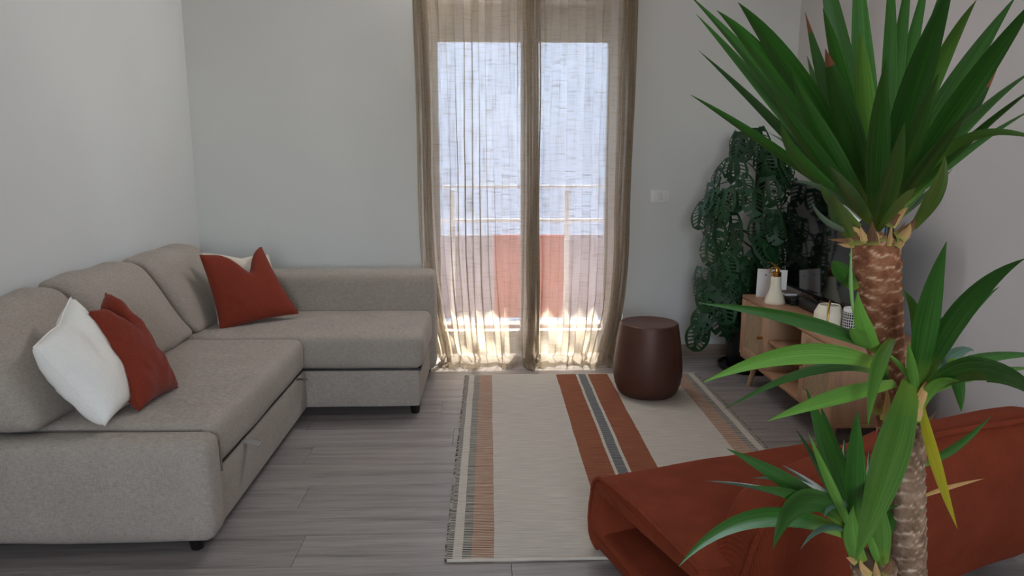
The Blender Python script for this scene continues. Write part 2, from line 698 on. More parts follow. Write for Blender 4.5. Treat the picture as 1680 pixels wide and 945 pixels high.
def quad_pillow(bm, c00, c10, c11, c01, thick, pinch=0.10, chop=0.0, n=26, wr=0.006, seed=0.0, power=0.42, lean=0.5):
    """cushion over four corner points (bottom-left, bottom-right, top-right, top-left): two bulged skins that meet in a seam"""
    c00, c10, c11, c01 = (Vector(v) for v in (c00, c10, c11, c01))
    nrm = ((c10 - c00) + (c11 - c01)).cross((c01 - c00) + (c11 - c10)).normalized()
    up = ((c01 + c11) - (c00 + c10)) * 0.5

    def pt(u, v, side):
        # u,v in -1..1 ; edges drawn inwards between the corners
        uu = u * (1 - pinch * (1 - v * v) * abs(u) ** 1.5)
        vv = v * (1 - pinch * (1 - u * u) * abs(v) ** 1.5)
        s, t = (uu + 1) / 2, (vv + 1) / 2
        p = (c00 * (1 - s) + c10 * s) * (1 - t) + (c01 * (1 - s) + c11 * s) * t
        if chop:
            k = math.exp(-(abs(u - lean * 0.2) / 0.34) ** 1.5) * max(0.0, (v + 0.15) / 1.15) ** 1.4
            p = p - up * (chop * k)
        h = max(0.0, (1 - u * u) * (1 - v * v)) ** power * thick
        if chop:
            h *= 1 - 0.30 * math.exp(-((u - lean * 0.2) / 0.28) ** 2) * max(0.0, v)
        nz = noise.noise(p * 9 + Vector((seed, seed, seed))) + 0.6 * noise.noise(p * 21 + Vector((seed, 0, seed)))
        edge = (1 - u ** 6) * (1 - v ** 6)
        crease = 0.5 * noise.noise(Vector((u * 2.0 + seed, (abs(u) + abs(v)) * 4.5, seed)))
        return p + nrm * (side * (h + edge * wr * (nz + crease) * 1.0))
    grid = {}
    for side in (1, -1):
        for i in range(n + 1):
            for j in range(n + 1):
                border = i in (0, n) or j in (0, n)
                key = (i, j, 0 if border else side)
                if key not in grid:
                    u = -math.cos(PI * i / n) * 0.4 + (2 * i / n - 1) * 0.6
                    v = -math.cos(PI * j / n) * 0.4 + (2 * j / n - 1) * 0.6
                    grid[key] = bm.verts.new(pt(u, v, side))
        for i in range(n):
            for j in range(n):
                vs = []
                for a, b in ((i, j), (i + 1, j), (i + 1, j + 1), (i, j + 1)):
                    border = a in (0, n) or b in (0, n)
                    vs.append(grid[(a, b, 0 if border else side)])
                if side < 0:
                    vs.reverse()
                bm.faces.new(vs)
    # seam loop for the piping
    loop = [grid[(i, 0, 0)].co.copy() for i in range(n)] + [grid[(n, j, 0)].co.copy() for j in range(n)] + \
           [grid[(i, n, 0)].co.copy() for i in range(n, 0, -1)] + [grid[(0, j, 0)].co.copy() for j in range(n, 0, -1)]
    return loop


def ring_tube(bm, loop, rad, n=6):
    tube(bm, loop + [loop[0]], rad, n, cap=False)


# ================================================================== SETTING
XL, XR, YB, YR, ZC = -1.77, 1.845, 4.46, -2.6, 2.70
OX0, OX1, OZ = -0.415, 0.835, 2.30        # balcony door opening

# floor: sub-floor and planks
floor = obj('floor', boxbm(XL - 0.1, XR + 0.1, YR - 0.1, YB + 0.32, -0.10, -0.012), M['gap'], smooth=0)
tag(floor, kind='structure')
PW, PL = 0.192, 1.29
pm = bmesh.new()
box(pm, -0.5, 0.5, -PW / 2 + 0.0003, PW / 2 - 0.0003, -0.012, 0.0)
top_edges = [e for e in pm.edges if all(v.co.z > -0.001 for v in e.verts)]
bmesh.ops.bevel(pm, geom=top_edges, offset=0.0008, segments=1, affect='EDGES')
plank_me = bpy.data.meshes.new('plank')
pm.to_mesh(plank_me); pm.free()
plank_me.materials.append(M['plank'])
yy = YB + 0.30 - PW / 2
row = 0
while yy > YR:
    x = XL - ((row * 0.47) % 1.0) * PL
    while x < XR:
        a, b = max(x, XL), min(x + PL, XR)
        if b - a > 0.03:
            p = bpy.data.objects.new('plank', plank_me)
            COL.objects.link(p)
            p.parent = floor
            p.location = ((a + b) / 2, yy, 0)
            p.scale = ((b - a - 0.0012), 1, 1)
        x += PL
    yy -= PW
    row += 1

# walls
WT = 0.30
tag(obj('wall_left', boxbm(XL - 0.15, XL, YR - 0.15, YB + WT, 0, ZC), M['wall'], smooth=0), kind='structure')
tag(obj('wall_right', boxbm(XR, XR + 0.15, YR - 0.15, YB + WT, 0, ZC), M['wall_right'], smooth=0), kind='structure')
bm = bmesh.new()
box(bm, XL, OX0, YB, YB + WT, 0, ZC)
box(bm, OX1, XR, YB, YB + WT, 0, ZC)
box(bm, OX0, OX1, YB, YB + WT, OZ, ZC)
tag(obj('wall_back', bm, M['wall'], smooth=0), kind='structure')
bm = bmesh.new()                                     # wall behind the camera, with its window opening
box(bm, XL, -0.60, YR - 0.15, YR, 0, ZC)
box(bm, 1.10, XR, YR - 0.15, YR, 0, ZC)
box(bm, -0.60, 1.10, YR - 0.15, YR, 0, 0.75)
box(bm, -0.60, 1.10, YR - 0.15, YR, 2.35, ZC)
tag(obj('wall_front', bm, M['wall'], smooth=0), kind='structure')
tag(obj('ceiling', boxbm(XL - 0.15, XR + 0.15, YR - 0.15, YB + WT, ZC, ZC + 0.12), M['ceiling'], smooth=0), kind='structure')
bm = bmesh.new()
box(bm, XL, OX0, YB - 0.012, YB, 0, 0.072, 0.003)
box(bm, OX1, XR, YB - 0.012, YB, 0, 0.072, 0.003)
tag(obj('baseboard_back', bm, M['skirting'], smooth=30), kind='structure')
tag(obj('baseboard_left', boxbm(XL, XL + 0.012, YR, YB - 0.012, 0, 0.072, 0.003), M['skirting'], smooth=30), kind='structure')
tag(obj('baseboard_right', boxbm(XR - 0.012, XR, YR, YB - 0.012, 0, 0.072, 0.003), M['skirting'], smooth=30), kind='structure')

# balcony door: frame, two glazed leaves
DY = 4.66
door = obj('door_1', boxbm(OX0, OX1, DY - 0.03, DY + 0.06, 0, 0.03, 0.004), M['white_pvc'], smooth=30)
tag(door, kind='structure')
bm = bmesh.new()
box(bm, OX0, OX0 + 0.045, DY - 0.03, DY + 0.04, 0.03, OZ, 0.004)
box(bm, OX1 - 0.045, OX1, DY - 0.03, DY + 0.04, 0.03, OZ, 0.004)
box(bm, OX0 + 0.045, OX1 - 0.045, DY - 0.03, DY + 0.04, OZ - 0.05, OZ, 0.004)
obj('frame', bm, M['white_pvc'], door, 30)
mid = (OX0 + OX1) / 2 + 0.04
for (a, b) in ((OX0 + 0.047, mid - 0.001), (mid + 0.001, OX1 - 0.047)):
    bm = bmesh.new()
    s = 0.054
    box(bm, a, a + s, DY - 0.045, DY + 0.02, 0.032, OZ - 0.052, 0.005)
    box(bm, b - s, b, DY - 0.045, DY + 0.02, 0.032, OZ - 0.052, 0.005)
    box(bm, a + s, b - s, DY - 0.045, DY + 0.02, 0.032, 0.13, 0.005)
    box(bm, a + s, b - s, DY - 0.045, DY + 0.02, OZ - 0.13, OZ - 0.052, 0.005)
    lf = obj('door_leaf', bm, M['white_pvc'], door, 30)
    obj('pane', boxbm(a + s - 0.004, b - s + 0.004, DY - 0.016, DY - 0.008, 0.126, OZ - 0.126), M['glass'], lf, 0)
bm = bmesh.new()
box(bm, mid - 0.028, mid - 0.008, DY - 0.056, DY - 0.046, 0.95, 1.10, 0.003)
tube(bm, [(mid - 0.018, DY - 0.05, 1.04), (mid - 0.018, DY - 0.085, 1.04), (mid - 0.018, DY - 0.09, 0.93)], 0.008)
obj('handle', bm, M['steel'], door)
# half-lowered roller shutter outside the glass: single slats
slat_bm = bmesh.new()
z = 1.955
k = 0
while z < OZ:
    obj('shutter_slat', boxbm(OX0 + 0.02, OX1 - 0.02, DY + 0.085, DY + 0.097, z, z + 0.0445, 0.004, seg=1), M['shutter'], door, 30)
    z += 0.0455
    k += 1
slat_bm.free()

# ------------------------------------------------------------------ outside the door
bal = obj('ground', boxbm(-2.2, 2.6, YB + WT, 5.55, -0.14, -0.02), M['terracotta_tile'], smooth=0)
tag(bal, kind='structure')
tag(obj('slab', boxbm(-2.6, 2.9, YB + WT, 5.82, 2.62, 2.80), M['slab'], smooth=0), kind='structure')
fac = obj('exterior_facade', boxbm(-9, 9, 12.0, 12.4, -6, 9.5), M['facade'], smooth=0)
tag(fac, kind='structure')
for zz in (-1.6, 4.9):
    obj('ledge', boxbm(-9, 9, 11.92, 12.0, zz, zz + 0.18), M['rail_white'], fac, 0)
tag(obj('ground_street', boxbm(-14, 14, 5.7, 14, -6.3, -6.0), M['slab'], smooth=0), kind='structure')
rl = thing('balcony_railing', 'white balcony railing with red centre panel seen through the sheer curtains', 'railing', (0.2, 5.45, 0))
obj('top_rail', boxbm(-2.1, 2.5, 5.445, 5.465, 1.02, 1.04, 0.004), M['rail_white'], rl)
obj('middle_rail', boxbm(-2.1, 2.5, 5.445, 5.465, 0.765, 0.79, 0.004), M['rail_white'], rl)
for xx in (-2.1, -1.2, -0.30, 0.56, 1.5, 2.45):
    obj('post', boxbm(xx, xx + 0.04, 5.435, 5.475, -0.02, 1.005, 0.004), M['rail_white'], rl)
for a, b, mm in ((-2.06, -1.2, 'lilac_panel'), (-1.16, -0.30, 'lilac_panel'), (-0.26, 0.03, 'lilac_panel'), (0.03, 0.56, 'red_panel'),
                 (0.60, 1.5, 'lilac_panel'), (1.54, 2.45, 'lilac_panel')):
    o = obj('panel', boxbm(a, b, 5.446, 5.464, 0.03, 0.67, 0.003, seg=1), M[mm], rl)
    if mm == 'red_panel':
        o['label'] = 'red panel'

# ================================================================== CURTAINS
def curtain(name, label, T, XT, XM, XB, PHI, amp, seed, mirror=1):
    NC, NR = 420, 110
    LTOT = 2.60 + 0.115
    bm = bmesh.new()
    uvl = bm.loops.layers.uv.new('UVMap')

    def lerp(arr, t):
        for a, b, x0, x1 in zip(T, T[1:], arr, arr[1:]):
            if t <= b or b == T[-1]:
                s = (t - a) / (b - a)
                return x0 + (x1 - x0) * s
    verts = []
    for j in range(NR + 1):
        # rows: dense at the bottom
        q = j / NR
        l = LTOT * (1 - (1 - q) ** 1.35)
        rowv = []
        for i in range(NC + 1):
            t = i / NC
            zz = max(0.0, 2.60 - l)
            hang = 2.60 - l
            xt, xm, xb = lerp(XT, t), lerp(XM, t), lerp(XB, t)
            f = zz / 2.60
            x = xm + (xt - xm) * f
            f = max(0.0, 1 - zz / 0.75)
            x += (xb - xm) * f * f
            ph = lerp(PHI, t) * 2 * PI + 1.3 * 0.7 * noise.noise(Vector((t * 7, zz * 0.5, seed)))
            a = amp * (0.75 + 0.45 * noise.noise(Vector((t * 6 + seed, zz * 0.5, 1.3))))
            low = max(0.0, 1 - zz / 0.55)
            a *= 1 + 0.25 * low
            y = 4.335 + a * math.sin(ph)
            x += a * 0.52 * math.sin(2 * ph) * (0.8 + 0.7 * noise.noise(Vector((t * 5, zz * 0.7, seed + 4))))
            x += 0.010 * noise.noise(Vector((t * 9, zz * 1.6, seed + 9))) * (1 + 2.5 * low)
            y += 0.012 * noise.noise(Vector((t * 12, zz * 3.0, seed + 3))) * (0.3 + 2.0 * low)
            # slanting creases near the hem
            y += 0.016 * low * math.sin(zz * 26 + t * 31 + seed)
            if hang > 0.05:
                z = hang
            else:
                # cloth bends on to the floor and lies in a rumpled pool
                e = (0.05 - hang)
                z = 0.05 * math.exp(-e / 0.03) + 0.004
                pool = max(0.0, e - 0.02)
                y -= pool * (0.85 + 0.7 * noise.noise(Vector((t * 8, 3.1, seed))))
                z += 0.018 * (0.5 + 0.5 * noise.noise(Vector((t * 16, e * 22, seed)))) * min(1, e / 0.03) * (1 - max(0, (e - 0.13) / 0.06))
                x += 0.02 * noise.noise(Vector((t * 14, e * 16, seed + 2)))
            rowv.append(bm.verts.new((x, y, max(z, 0.004))))
        verts.append(rowv)
    CL = 1.5
    for j in range(NR):
        for i in range(NC):
            f = bm.faces.new((verts[j][i], verts[j][i + 1], verts[j + 1][i + 1], verts[j + 1][i]))
            for lp, (ii, jj) in zip(f.loops, ((i, j), (i + 1, j), (i + 1, j + 1), (i, j + 1))):
                q = jj / NR
                lp[uvl].uv = (ii / NC * CL + seed, LTOT * (1 - (1 - q) ** 1.35))
    o = obj(name, bm, M['curtain'], smooth=180)
    tag(o, label, 'curtain', 'sheer curtains at the balcony door')
    return o


curtain('curtain', 'beige sheer linen curtain, the panel beside the grey sofa arm',
        [0, 0.28, 0.82, 1], [-0.435, -0.345, 0.205, 0.262], [-0.405, -0.32, 0.215, 0.272], [-0.30, -0.24, 0.205, 0.28],
        [0, 4.6, 10.8, 14.0], 0.026, 2.0)
curtain('curtain', 'beige sheer linen curtain, the panel beside the light switch and brown stool',
        [0, 0.15, 0.74, 1], [0.262, 0.297, 0.765, 0.850], [0.272, 0.305, 0.755, 0.838], [0.282, 0.315, 0.66, 0.765],
        [0, 2.6, 7.4, 12.2], 0.026, 7.5)
rod = thing('curtain_rod', 'slim white rod that carries both sheer curtains', 'curtain rod', (0.21, 4.335, 2.63))
bm = bmesh.new(); tube(bm, [(-0.62, 4.335, 2.61), (1.04, 4.335, 2.61)], 0.012, 12)
obj('rod', bm, M['white_pvc'], rod)
for xx in (-0.55, 0.97):
    obj('bracket', boxbm(xx - 0.01, xx + 0.01, 4.33, 4.46, 2.60, 2.62, 0.003), M['white_pvc'], rod)

# ================================================================== SOFA
SX1 = -0.885          # front of the main seat
CX1 = -0.325          # free end of the chaise
SY0, SY1 = 2.13, 4.22
CY0 = 3.385           # chaise front
ST = 0.405
sofa = thing('corner_sofa', 'grey-beige fabric corner sofa bed with chaise along the two white walls', 'sofa', (-1.2, 3.3, 0))
# bases
bm = bmesh.new()
softbox(bm, XL + 0.015, SX1 - 0.005, SY0 + 0.02, CY0 + 0.1, 0.05, 0.235, 0.012, (10, 14, 5))
obj('base', bm, M['sofa'], sofa, 50)
bm = bmesh.new()
softbox(bm, XL + 0.015, CX1 - 0.02, CY0 + 0.004, SY1 - 0.01, 0.05, 0.235, 0.012, (12, 10, 5))
obj('base', bm, M['sofa'], sofa, 50)
# the end bolster facing the camera
bm = bmesh.new()
softbox(bm, XL + 0.012, SX1 + 0.012, SY0, SY0 + 0.125, 0.048, 0.385, 0.036, (16, 8, 10), (0.004, 0.006, 0.006), wob=0.003)
obj('end_panel', bm, M['sofa'], sofa, 60)
# seat cushions
bm = bmesh.new()
softbox(bm, XL + 0.02, SX1, SY0 + 0.118, CY0 + 0.002, 0.238, ST, 0.045, (20, 26, 8), (0.004, 0.0, 0.012), wob=0.004, seed=3)
seat1 = obj('seat_cushion', bm, M['sofa'], sofa, 60)
bm = bmesh.new()
softbox(bm, XL + 0.02, CX1, CY0 - 0.003, 4.00, 0.238, ST + 0.004, 0.042, (26, 16, 8), (0.003, 0.003, 0.010), wob=0.004, seed=8)
seat2 = obj('seat_cushion', bm, M['sofa'], sofa, 60)
# the long low arm along the back wall
bm = bmesh.new()
softbox(bm, XL + 0.02, CX1 + 0.012, 3.985, SY1, 0.05, 0.613, 0.038, (26, 9, 12), (0.004, 0.006, 0.004), wob=0.002, seed=5)
obj('arm', bm, M['sofa'], sofa, 60)
# three loose back cushions leaning on the left wall
def back_cushion(y0, y1, ty0, ty1, top, seed):
    """slab cushion: its foot on the seat between y0..y1, its top edge against the wall between ty0..ty1"""
    bm = bmesh.new()

    def w(p):
        h = (p.z - ST) / (top - ST)
        q = (p.y - y0) / (y1 - y0)
        yt = ty0 + (ty1 - ty0) * q
        return Vector((p.x - 0.175 * h - 0.02 * h * (1 - h), p.y + (yt - p.y) * h, p.z))
    softbox(bm, -1.545, -1.385, y0, y1, ST + 0.004, top, 0.045, (12, 24, 20), (0.03, 0.008, 0.012), warp=w, wob=0.013, seed=seed)
    return obj('back_cushion', bm, M['sofa'], sofa, 60)


back_cushion(2.15, 2.72, 2.17, 2.68, 0.775, 1.0)
back_cushion(2.74, 3.41, 2.72, 3.27, 0.785, 5.0)
back_cushion(3.43, 3.97, 3.33, 3.955, 0.785, 9.0)
# piping seams along the seat fronts
bm = bmesh.new()
tube(bm, [(XL + 0.05, SY0 + 0.121, 0.378), (-1.3, SY0 + 0.121, 0.383), (SX1 - 0.05, SY0 + 0.121, 0.380), (SX1 + 0.002, SY0 + 0.123, 0.345), (SX1 + 0.006, SY0 + 0.125, 0.24)], 0.004, 6)
obj('piping', bm, M['sofa_seam'], sofa)
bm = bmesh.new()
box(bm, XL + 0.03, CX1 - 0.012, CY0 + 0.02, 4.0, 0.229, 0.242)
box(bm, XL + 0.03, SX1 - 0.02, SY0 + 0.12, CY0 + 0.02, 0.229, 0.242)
obj('crease_shade_strip', bm, M['black_matte'], sofa, 0)  # black strip standing in for the shade in the crease below the seat cushions
# pull straps and feet
bm = bmesh.new()
tube(bm, [(SX1 - 0.01, 3.255, 0.236), (SX1 + 0.022, 3.25, 0.236), (SX1 + 0.03, 3.27, 0.230), (SX1 + 0.022, 3.29, 0.226), (SX1 - 0.01, 3.285, 0.228)], 0.005, 8)
obj('pull_ring', bm, M['steel'], sofa)
bm = bmesh.new()
softbox(bm, SX1 - 0.02, SX1 + 0.045, 2.505, 2.545, 0.229, 0.237, 0.003, (8, 4, 2), warp=lambda p: Vector((p.x, p.y, p.z - 0.35 * max(0, p.x - SX1))))
obj('pull_strap', bm, M['strap'], sofa)
for x, y in ((-0.955, 2.20), (-1.68, 2.20), (-0.375, 3.45), (-0.375, 4.15), (-1.68, 4.15)):
    bm = bmesh.new()
    lathe(bm, [(0.019, 0), (0.021, 0.004), (0.027, 0.05)], 20, (x, y, 0))
    obj('foot', bm, M['black_plastic'], sofa)

# ------------------------------------------------------------------ scatter cushions on the sofa
def scatter(name, label, corners, thick, mat, **kw):
    c = sum((Vector(p) for p in corners), Vector()) / 4
    root = thing(name, label, 'cushion', (c.x, c.y, min(p[2] for p in corners)), 'scatter cushions on the sofa')
    bm = bmesh.new()
    loop = quad_pillow(bm, *corners, thick, **kw)
    obj('cover', bm, mat, root, 70)
    bm = bmesh.new()
    ring_tube(bm, loop, 0.0028)
    obj('piping', bm, mat, root, 180)
    return root


# white cushion and rust cushion near the end of the seat
scatter('scatter_cushion', 'white cushion leaning on the near back cushion, behind a rust one',
        [PZ(172, 698, 0.415), PZ(216, 660, 0.42), PX(116, 488, -1.42), PX(55, 570, -1.39)], 0.085, M['white_linen'], pinch=0.05, chop=0.04, wr=0.010, power=0.36, seed=3.0)
scatter('scatter_cushion', 'rust linen cushion in front of the white cushion, its top edge folded',
        [PZ(228, 674, 0.415), PZ(292, 636, 0.42), PY(173, 480, 2.60), PY(147, 512, 2.40)], 0.074, M['rust_linen'], pinch=0.06, chop=0.24, seed=6.0, wr=0.015, power=0.36, lean=0.6)
scatter('scatter_cushion', 'rust linen cushion with a chopped top in the sofa corner',
        [PY(362, 542, 3.53), PY(490, 514, 3.74), PY(428, 404, 3.84), PY(328, 419, 3.58)], 0.058, M['rust_linen'], pinch=0.06, chop=0.33, seed=9.0, lean=1.2)
scatter('scatter_cushion', 'cream cushion in the sofa corner, mostly hidden behind the rust one',
        [PY(360, 538, 3.60), PY(474, 512, 3.84), PY(440, 418, 3.92), PY(331, 415, 3.66)], 0.032, M['cream_linen'], pinch=0.05, chop=0.05, seed=12.0)

# ================================================================== RUG
RX0, RX1, RY0, RY1 = -0.152, 1.205, 2.085, 4.035
rc = ((RX0 + RX1) / 2, (RY0 + RY1) / 2, 0)
rug = thing('rug', 'flatwoven cream rug with rust and charcoal stripes on the laminate floor', 'rug', rc)
bm = bmesh.new()
NX, NY = 40, 60
g = {}
for i in range(NX + 1):
    for j in range(NY + 1):
        x = RX0 + 0.012 + (RX1 - RX0 - 0.024) * i / NX
        y = RY0 + (RY1 - RY0) * j / NY
        ex = 0.006 * noise.noise(Vector((0.3, y * 5, 1))) if i in (0, NX) else 0
        ey = 0.006 * noise.noise(Vector((x * 4, 0.7, 2))) if j in (0, NY) else 0
        zt = 0.0105 + 0.0022 * noise.noise(Vector((x * 4, y * 4, 0)))
        g[(i, j, 1)] = bm.verts.new((x + ex, y + ey, zt))
        if i in (0, NX) or j in (0, NY):
            g[(i, j, 0)] = bm.verts.new((x + ex, y + ey, 0.001))
for i in range(NX):
    for j in range(NY):
        bm.faces.new((g[(i, j, 1)], g[(i + 1, j, 1)], g[(i + 1, j + 1, 1)], g[(i, j + 1, 1)]))
for i in range(NX):
    for j in (0, NY):
        bm.faces.new((g[(i, j, 1)], g[(i + 1, j, 1)], g[(i + 1, j, 0)], g[(i, j, 0)]))
for j in range(NY):
    for i in (0, NX):
        bm.faces.new((g[(i, j, 1)], g[(i, j + 1, 1)], g[(i, j + 1, 0)], g[(i, j, 0)]))
obj('pile', bm, M['rug'], rug, 60)
for nm, mm, off in (('fringe', 'yarn_dark', 0.0), ('fringe', 'yarn_cream', 0.5)):
    bm = bmesh.new()
    for side, xe in ((-1, RX0 + 0.014), (1, RX1 - 0.014)):
        y = RY0 + 0.004 + off * 0.0088
        while y < RY1 - 0.004:
            ln = 0.008 + random.uniform(-0.003, 0.003)
            dy = random.uniform(-0.002, 0.002)
            tube(bm, [(xe, y, 0.0095), (xe + side * ln, y + dy, 0.007), (xe + side * ln, y + dy + 0.004, 0.004)], 0.0021, 5)
            y += 0.0088
    o = obj(nm, bm, M[mm], rug, 60)
    o['kind'] = 'stuff'
for y in (RY0, RY1):
    bm = bmesh.new()
    tube(bm, [(RX0 + 0.012 + (RX1 - RX0 - 0.024) * i / 30, y, 0.007 + 0.002 * noise.noise(Vector((i * 0.7, y, 0)))) for i in range(31)], 0.006, 7)
    obj('hem', bm, M['yarn_cream'], rug, 60)

# ================================================================== STOOL
sc_ = (0.832, 3.685, 0.012)
st = thing('stool', 'dark brown metallic drum stool that tapers upward, standing on the rug', 'stool', sc_)
bm = bmesh.new()
lathe(bm, [(0.0, 0.0), (0.130, 0.0), (0.142, 0.004), (0.158, 0.025), (0.172, 0.060), (0.180, 0.105), (0.1805, 0.15), (0.176, 0.21),
           (0.166, 0.29), (0.154, 0.362), (0.1515, 0.376)], 64, sc_, cap=False)
obj('body', bm, M['copper'], st, 60)
bm = bmesh.new()
lathe(bm, [(0.1515, 0.376), (0.1508, 0.3815), (0.147, 0.385), (0.140, 0.3855), (0.137, 0.3835), (0.0, 0.3835)], 64, sc_, cap=False)
obj('top', bm, M['copper'], st, 50)

# ================================================================== TV STAND
TX0, TX1, TY0, TY1, TB, TT = 1.40, 1.79, 2.79, 3.90, 0.15, 0.50
tv = thing('media_cabinet', 'oak media cabinet with rattan doors and open shelf against the right wall', 'cabinet', (1.6, 3.35, 0))
obj('top', boxbm(TX0 - 0.004, TX1, TY0 - 0.004, TY1 + 0.004, TT - 0.018, TT, 0.002), M['cab_top'], tv, 30)
obj('bottom', boxbm(TX0, TX1, TY0, TY1, TB, TB + 0.02, 0.002), M['cab_top'], tv, 30)
for y0, y1 in ((TY0, TY0 + 0.018), (TY1 - 0.018, TY1)):
    obj('side_panel', boxbm(TX0, TX1, y0, y1, TB + 0.02, TT - 0.018, 0.001), M['cab_v'], tv, 30)
d1, d2 = 3.545, 3.125                                  # the two uprights
for y in (d1, d2):
    obj('upright', boxbm(TX0, TX1 - 0.01, y - 0.009, y + 0.009, TB + 0.02, TT - 0.018, 0.001), M['cab_v'], tv, 30)
obj('back_panel', boxbm(TX1 - 0.012, TX1 - 0.004, TY0 + 0.018, TY1 - 0.018, TB + 0.02, TT - 0.018), M['cab_v'], tv, 30)
obj('shelf', boxbm(TX0 + 0.01, TX1 - 0.012, d2 + 0.009, d1 - 0.009, 0.318, 0.334, 0.002), M['cab_top'], tv, 30)


def cab_door(y0, y1, knob_y):
    z0, z1 = TB + 0.022, TT - 0.021
    w = 0.048
    x0, x1 = TX0 - 0.006, TX0 + 0.012
    bm = bmesh.new()
    box(bm, x0, x1, y0, y0 + w, z0, z1, 0.002)
    box(bm, x0, x1, y1 - w, y1, z0, z1, 0.002)
    box(bm, x0, x1, y0 + w, y1 - w, z0, z0 + w, 0.002)
    box(bm, x0, x1, y0 + w, y1 - w, z1 - w, z1, 0.002)
    d = obj('door', bm, M['cab_v'], tv, 30)
    obj('rattan_panel', boxbm(TX0 + 0.002, TX0 + 0.007, y0 + w - 0.004, y1 - w + 0.004, z0 + w - 0.004, z1 - w + 0.004), M['rattan'], d, 30)
    bm = bmesh.new()
    tube(bm, [(x0 + 0.002, knob_y, 0.335), (x0 - 0.028, knob_y, 0.335)], [0.006, 0.0075], 14)
    obj('knob', bm, M['brass'], d)


cab_door(d1 + 0.003, TY1 - 0.002, d1 + 0.030)
cab_door(TY0 + 0.002, d2 - 0.003, d2 - 0.030)
for x, y, sx, sy in ((TX0 + 0.06, TY0 + 0.10, -1, -1), (TX0 + 0.06, TY1 - 0.10, -1, 1), (TX1 - 0.06, TY0 + 0.10, 1, -1), (TX1 - 0.06, TY1 - 0.10, 1, 1)):
    bm = bmesh.new()
    tube(bm, [(x + 0.030 * sx, y + 0.02 * sy, 0.0), (x, y, TB)], [0.011, 0.018], 16)
    obj('leg', bm, M['cab_v'], tv)

# set-top box on the inner shelf
bxo = thing('media_box', 'black media box on the open shelf inside the oak cabinet', 'media box', (1.60, 3.22, 0.334))
obj('case', boxbm(1.50, 1.70, 3.145, 3.30, 0.336, 0.458, 0.004), M['black_matte'], bxo)
for yy_ in (3.16, 3.285):
    obj('foot', boxbm(1.52, 1.545, yy_ - 0.008, yy_ + 0.008, 0.334, 0.3365), M['black_plastic'], bxo)

# TV
tvx = 1.625
tvs = thing('television', 'black flat television on the oak cabinet, screen mirroring the trailing plant', 'television', (tvx, 3.38, 0.50))
obj('housing', boxbm(tvx, tvx + 0.035, 2.92, 3.90, 0.555, 1.115, 0.004), M['black_plastic'], tvs, 40)
obj('screen', boxbm(tvx - 0.002, tvx, 2.928, 3.892, 0.572, 1.107), M['screen'], tvs, 0)
for yy_ in (3.12, 3.68):
    bm = bmesh.new()
    tube(bm, [(tvx - 0.012, yy_, 0.506), (tvx + 0.017, yy_, 0.57), (tvx + 0.10, yy_, 0.506)], 0.006, 8)
    obj('stand_foot', bm, M['black_plastic'], tvs)
sb = thing('soundbar', 'long black sound bar in front of the television', 'sound bar', (1.575, 3.30, 0.50))
bm = bmesh.new(); box(bm, 1.555, 1.600, 2.95, 3.55, 0.503, 0.553, 0.008, 3)
obj('body', bm, M['black_matte'], sb)
for yy_ in (3.0, 3.5):
    obj('foot', boxbm(1.565, 1.59, yy_ - 0.012, yy_ + 0.012, 0.50, 0.504), M['black_plastic'], sb)

# objects on the cabinet top
ZT = TT
# white card
cr = thing('greeting_card', 'white card with small blue prints standing behind the cream spray bottle', 'card', (1.49, 3.80, ZT))
A, B = PZ(1225, 480, ZT), PZ(1277, 485, ZT)
A = Vector((1.445, 3.835, ZT)); B = Vector((1.585, 3.775, ZT))
dx = (B - A).normalized(); nn = Vector((dx.y, -dx.x, 0)); hgt = 0.152
bm = bmesh.new()
pts = [A, B, B + Vector((0.006, 0.012, hgt)), A + Vector((0.006, 0.012, hgt))]
fr = [bm.verts.new(p) for p in pts]; bk = [bm.verts.new(p - nn * 0.004) for p in pts]
bm.faces.new(fr); bm.faces.new(bk[::-1])
for i in range(4):
    j = (i + 1) % 4
    bm.faces.new((fr[i], fr[j], bk[j], bk[i]))
obj('card_sheet', bm, M['paper'], cr, 0)
bm = bmesh.new()
for s, t in ((0.27, 0.78), (0.31, 0.80), (0.28, 0.82), (0.75, 0.76), (0.79, 0.78), (0.76, 0.80)):
    c = A + (B - A) * s + Vector((0.006, 0.012, hgt)) * t + nn * 0.0006
    vs = [bm.verts.new(c + dx * (0.0035 * math.cos(a * PI / 3)) + Vector((0, 0, 0.0035 * math.sin(a * PI / 3)))) for a in range(6)]
    bm.faces.new(vs)
obj('print', bm, M['blue_print'], cr, 0)

# spray bottle
bc = Vector((1.478, 3.655, ZT))
sp = thing('plant_mister', 'cream spray bottle with brass pump in front of the white card', 'spray bottle', bc)
bm = bmesh.new()
lathe(bm, [(0, 0), (0.050, 0), (0.053, 0.005), (0.050, 0.018), (0.040, 0.045), (0.030, 0.072), (0.0265, 0.10), (0.0255, 0.138), (0.022, 0.143), (0.0, 0.143)], 40, bc, cap=False)
obj('bottle', bm, M['cream_glaze'], sp, 50)
bm = bmesh.new()
lathe(bm, [(0.0235, 0.142), (0.0245, 0.145), (0.0245, 0.162), (0.018, 0.166), (0.010, 0.168), (0.008, 0.182), (0, 0.182)], 28, bc, cap=False)
obj('collar', bm, M['brass'], sp, 40)
bm = bmesh.new()
h = lambda x, y, z_: bc + Vector((x, y, z_))
tube(bm, [h(0.016, 0, 0.172), h(-0.012, 0.004, 0.188), h(-0.022, 0.006, 0.186), h(-0.034, 0.008, 0.158)], [0.006, 0.005, 0.0045, 0.003], 8)
obj('trigger', bm, M['brass'], sp)
bm = bmesh.new()
tube(bm, [h(0.018, 0, 0.176), h(-0.004, 0.002, 0.196), h(-0.032, 0.006, 0.215)], [0.006, 0.004, 0.0035], 8)
obj('nozzle_arm', bm, M['brass'], sp)

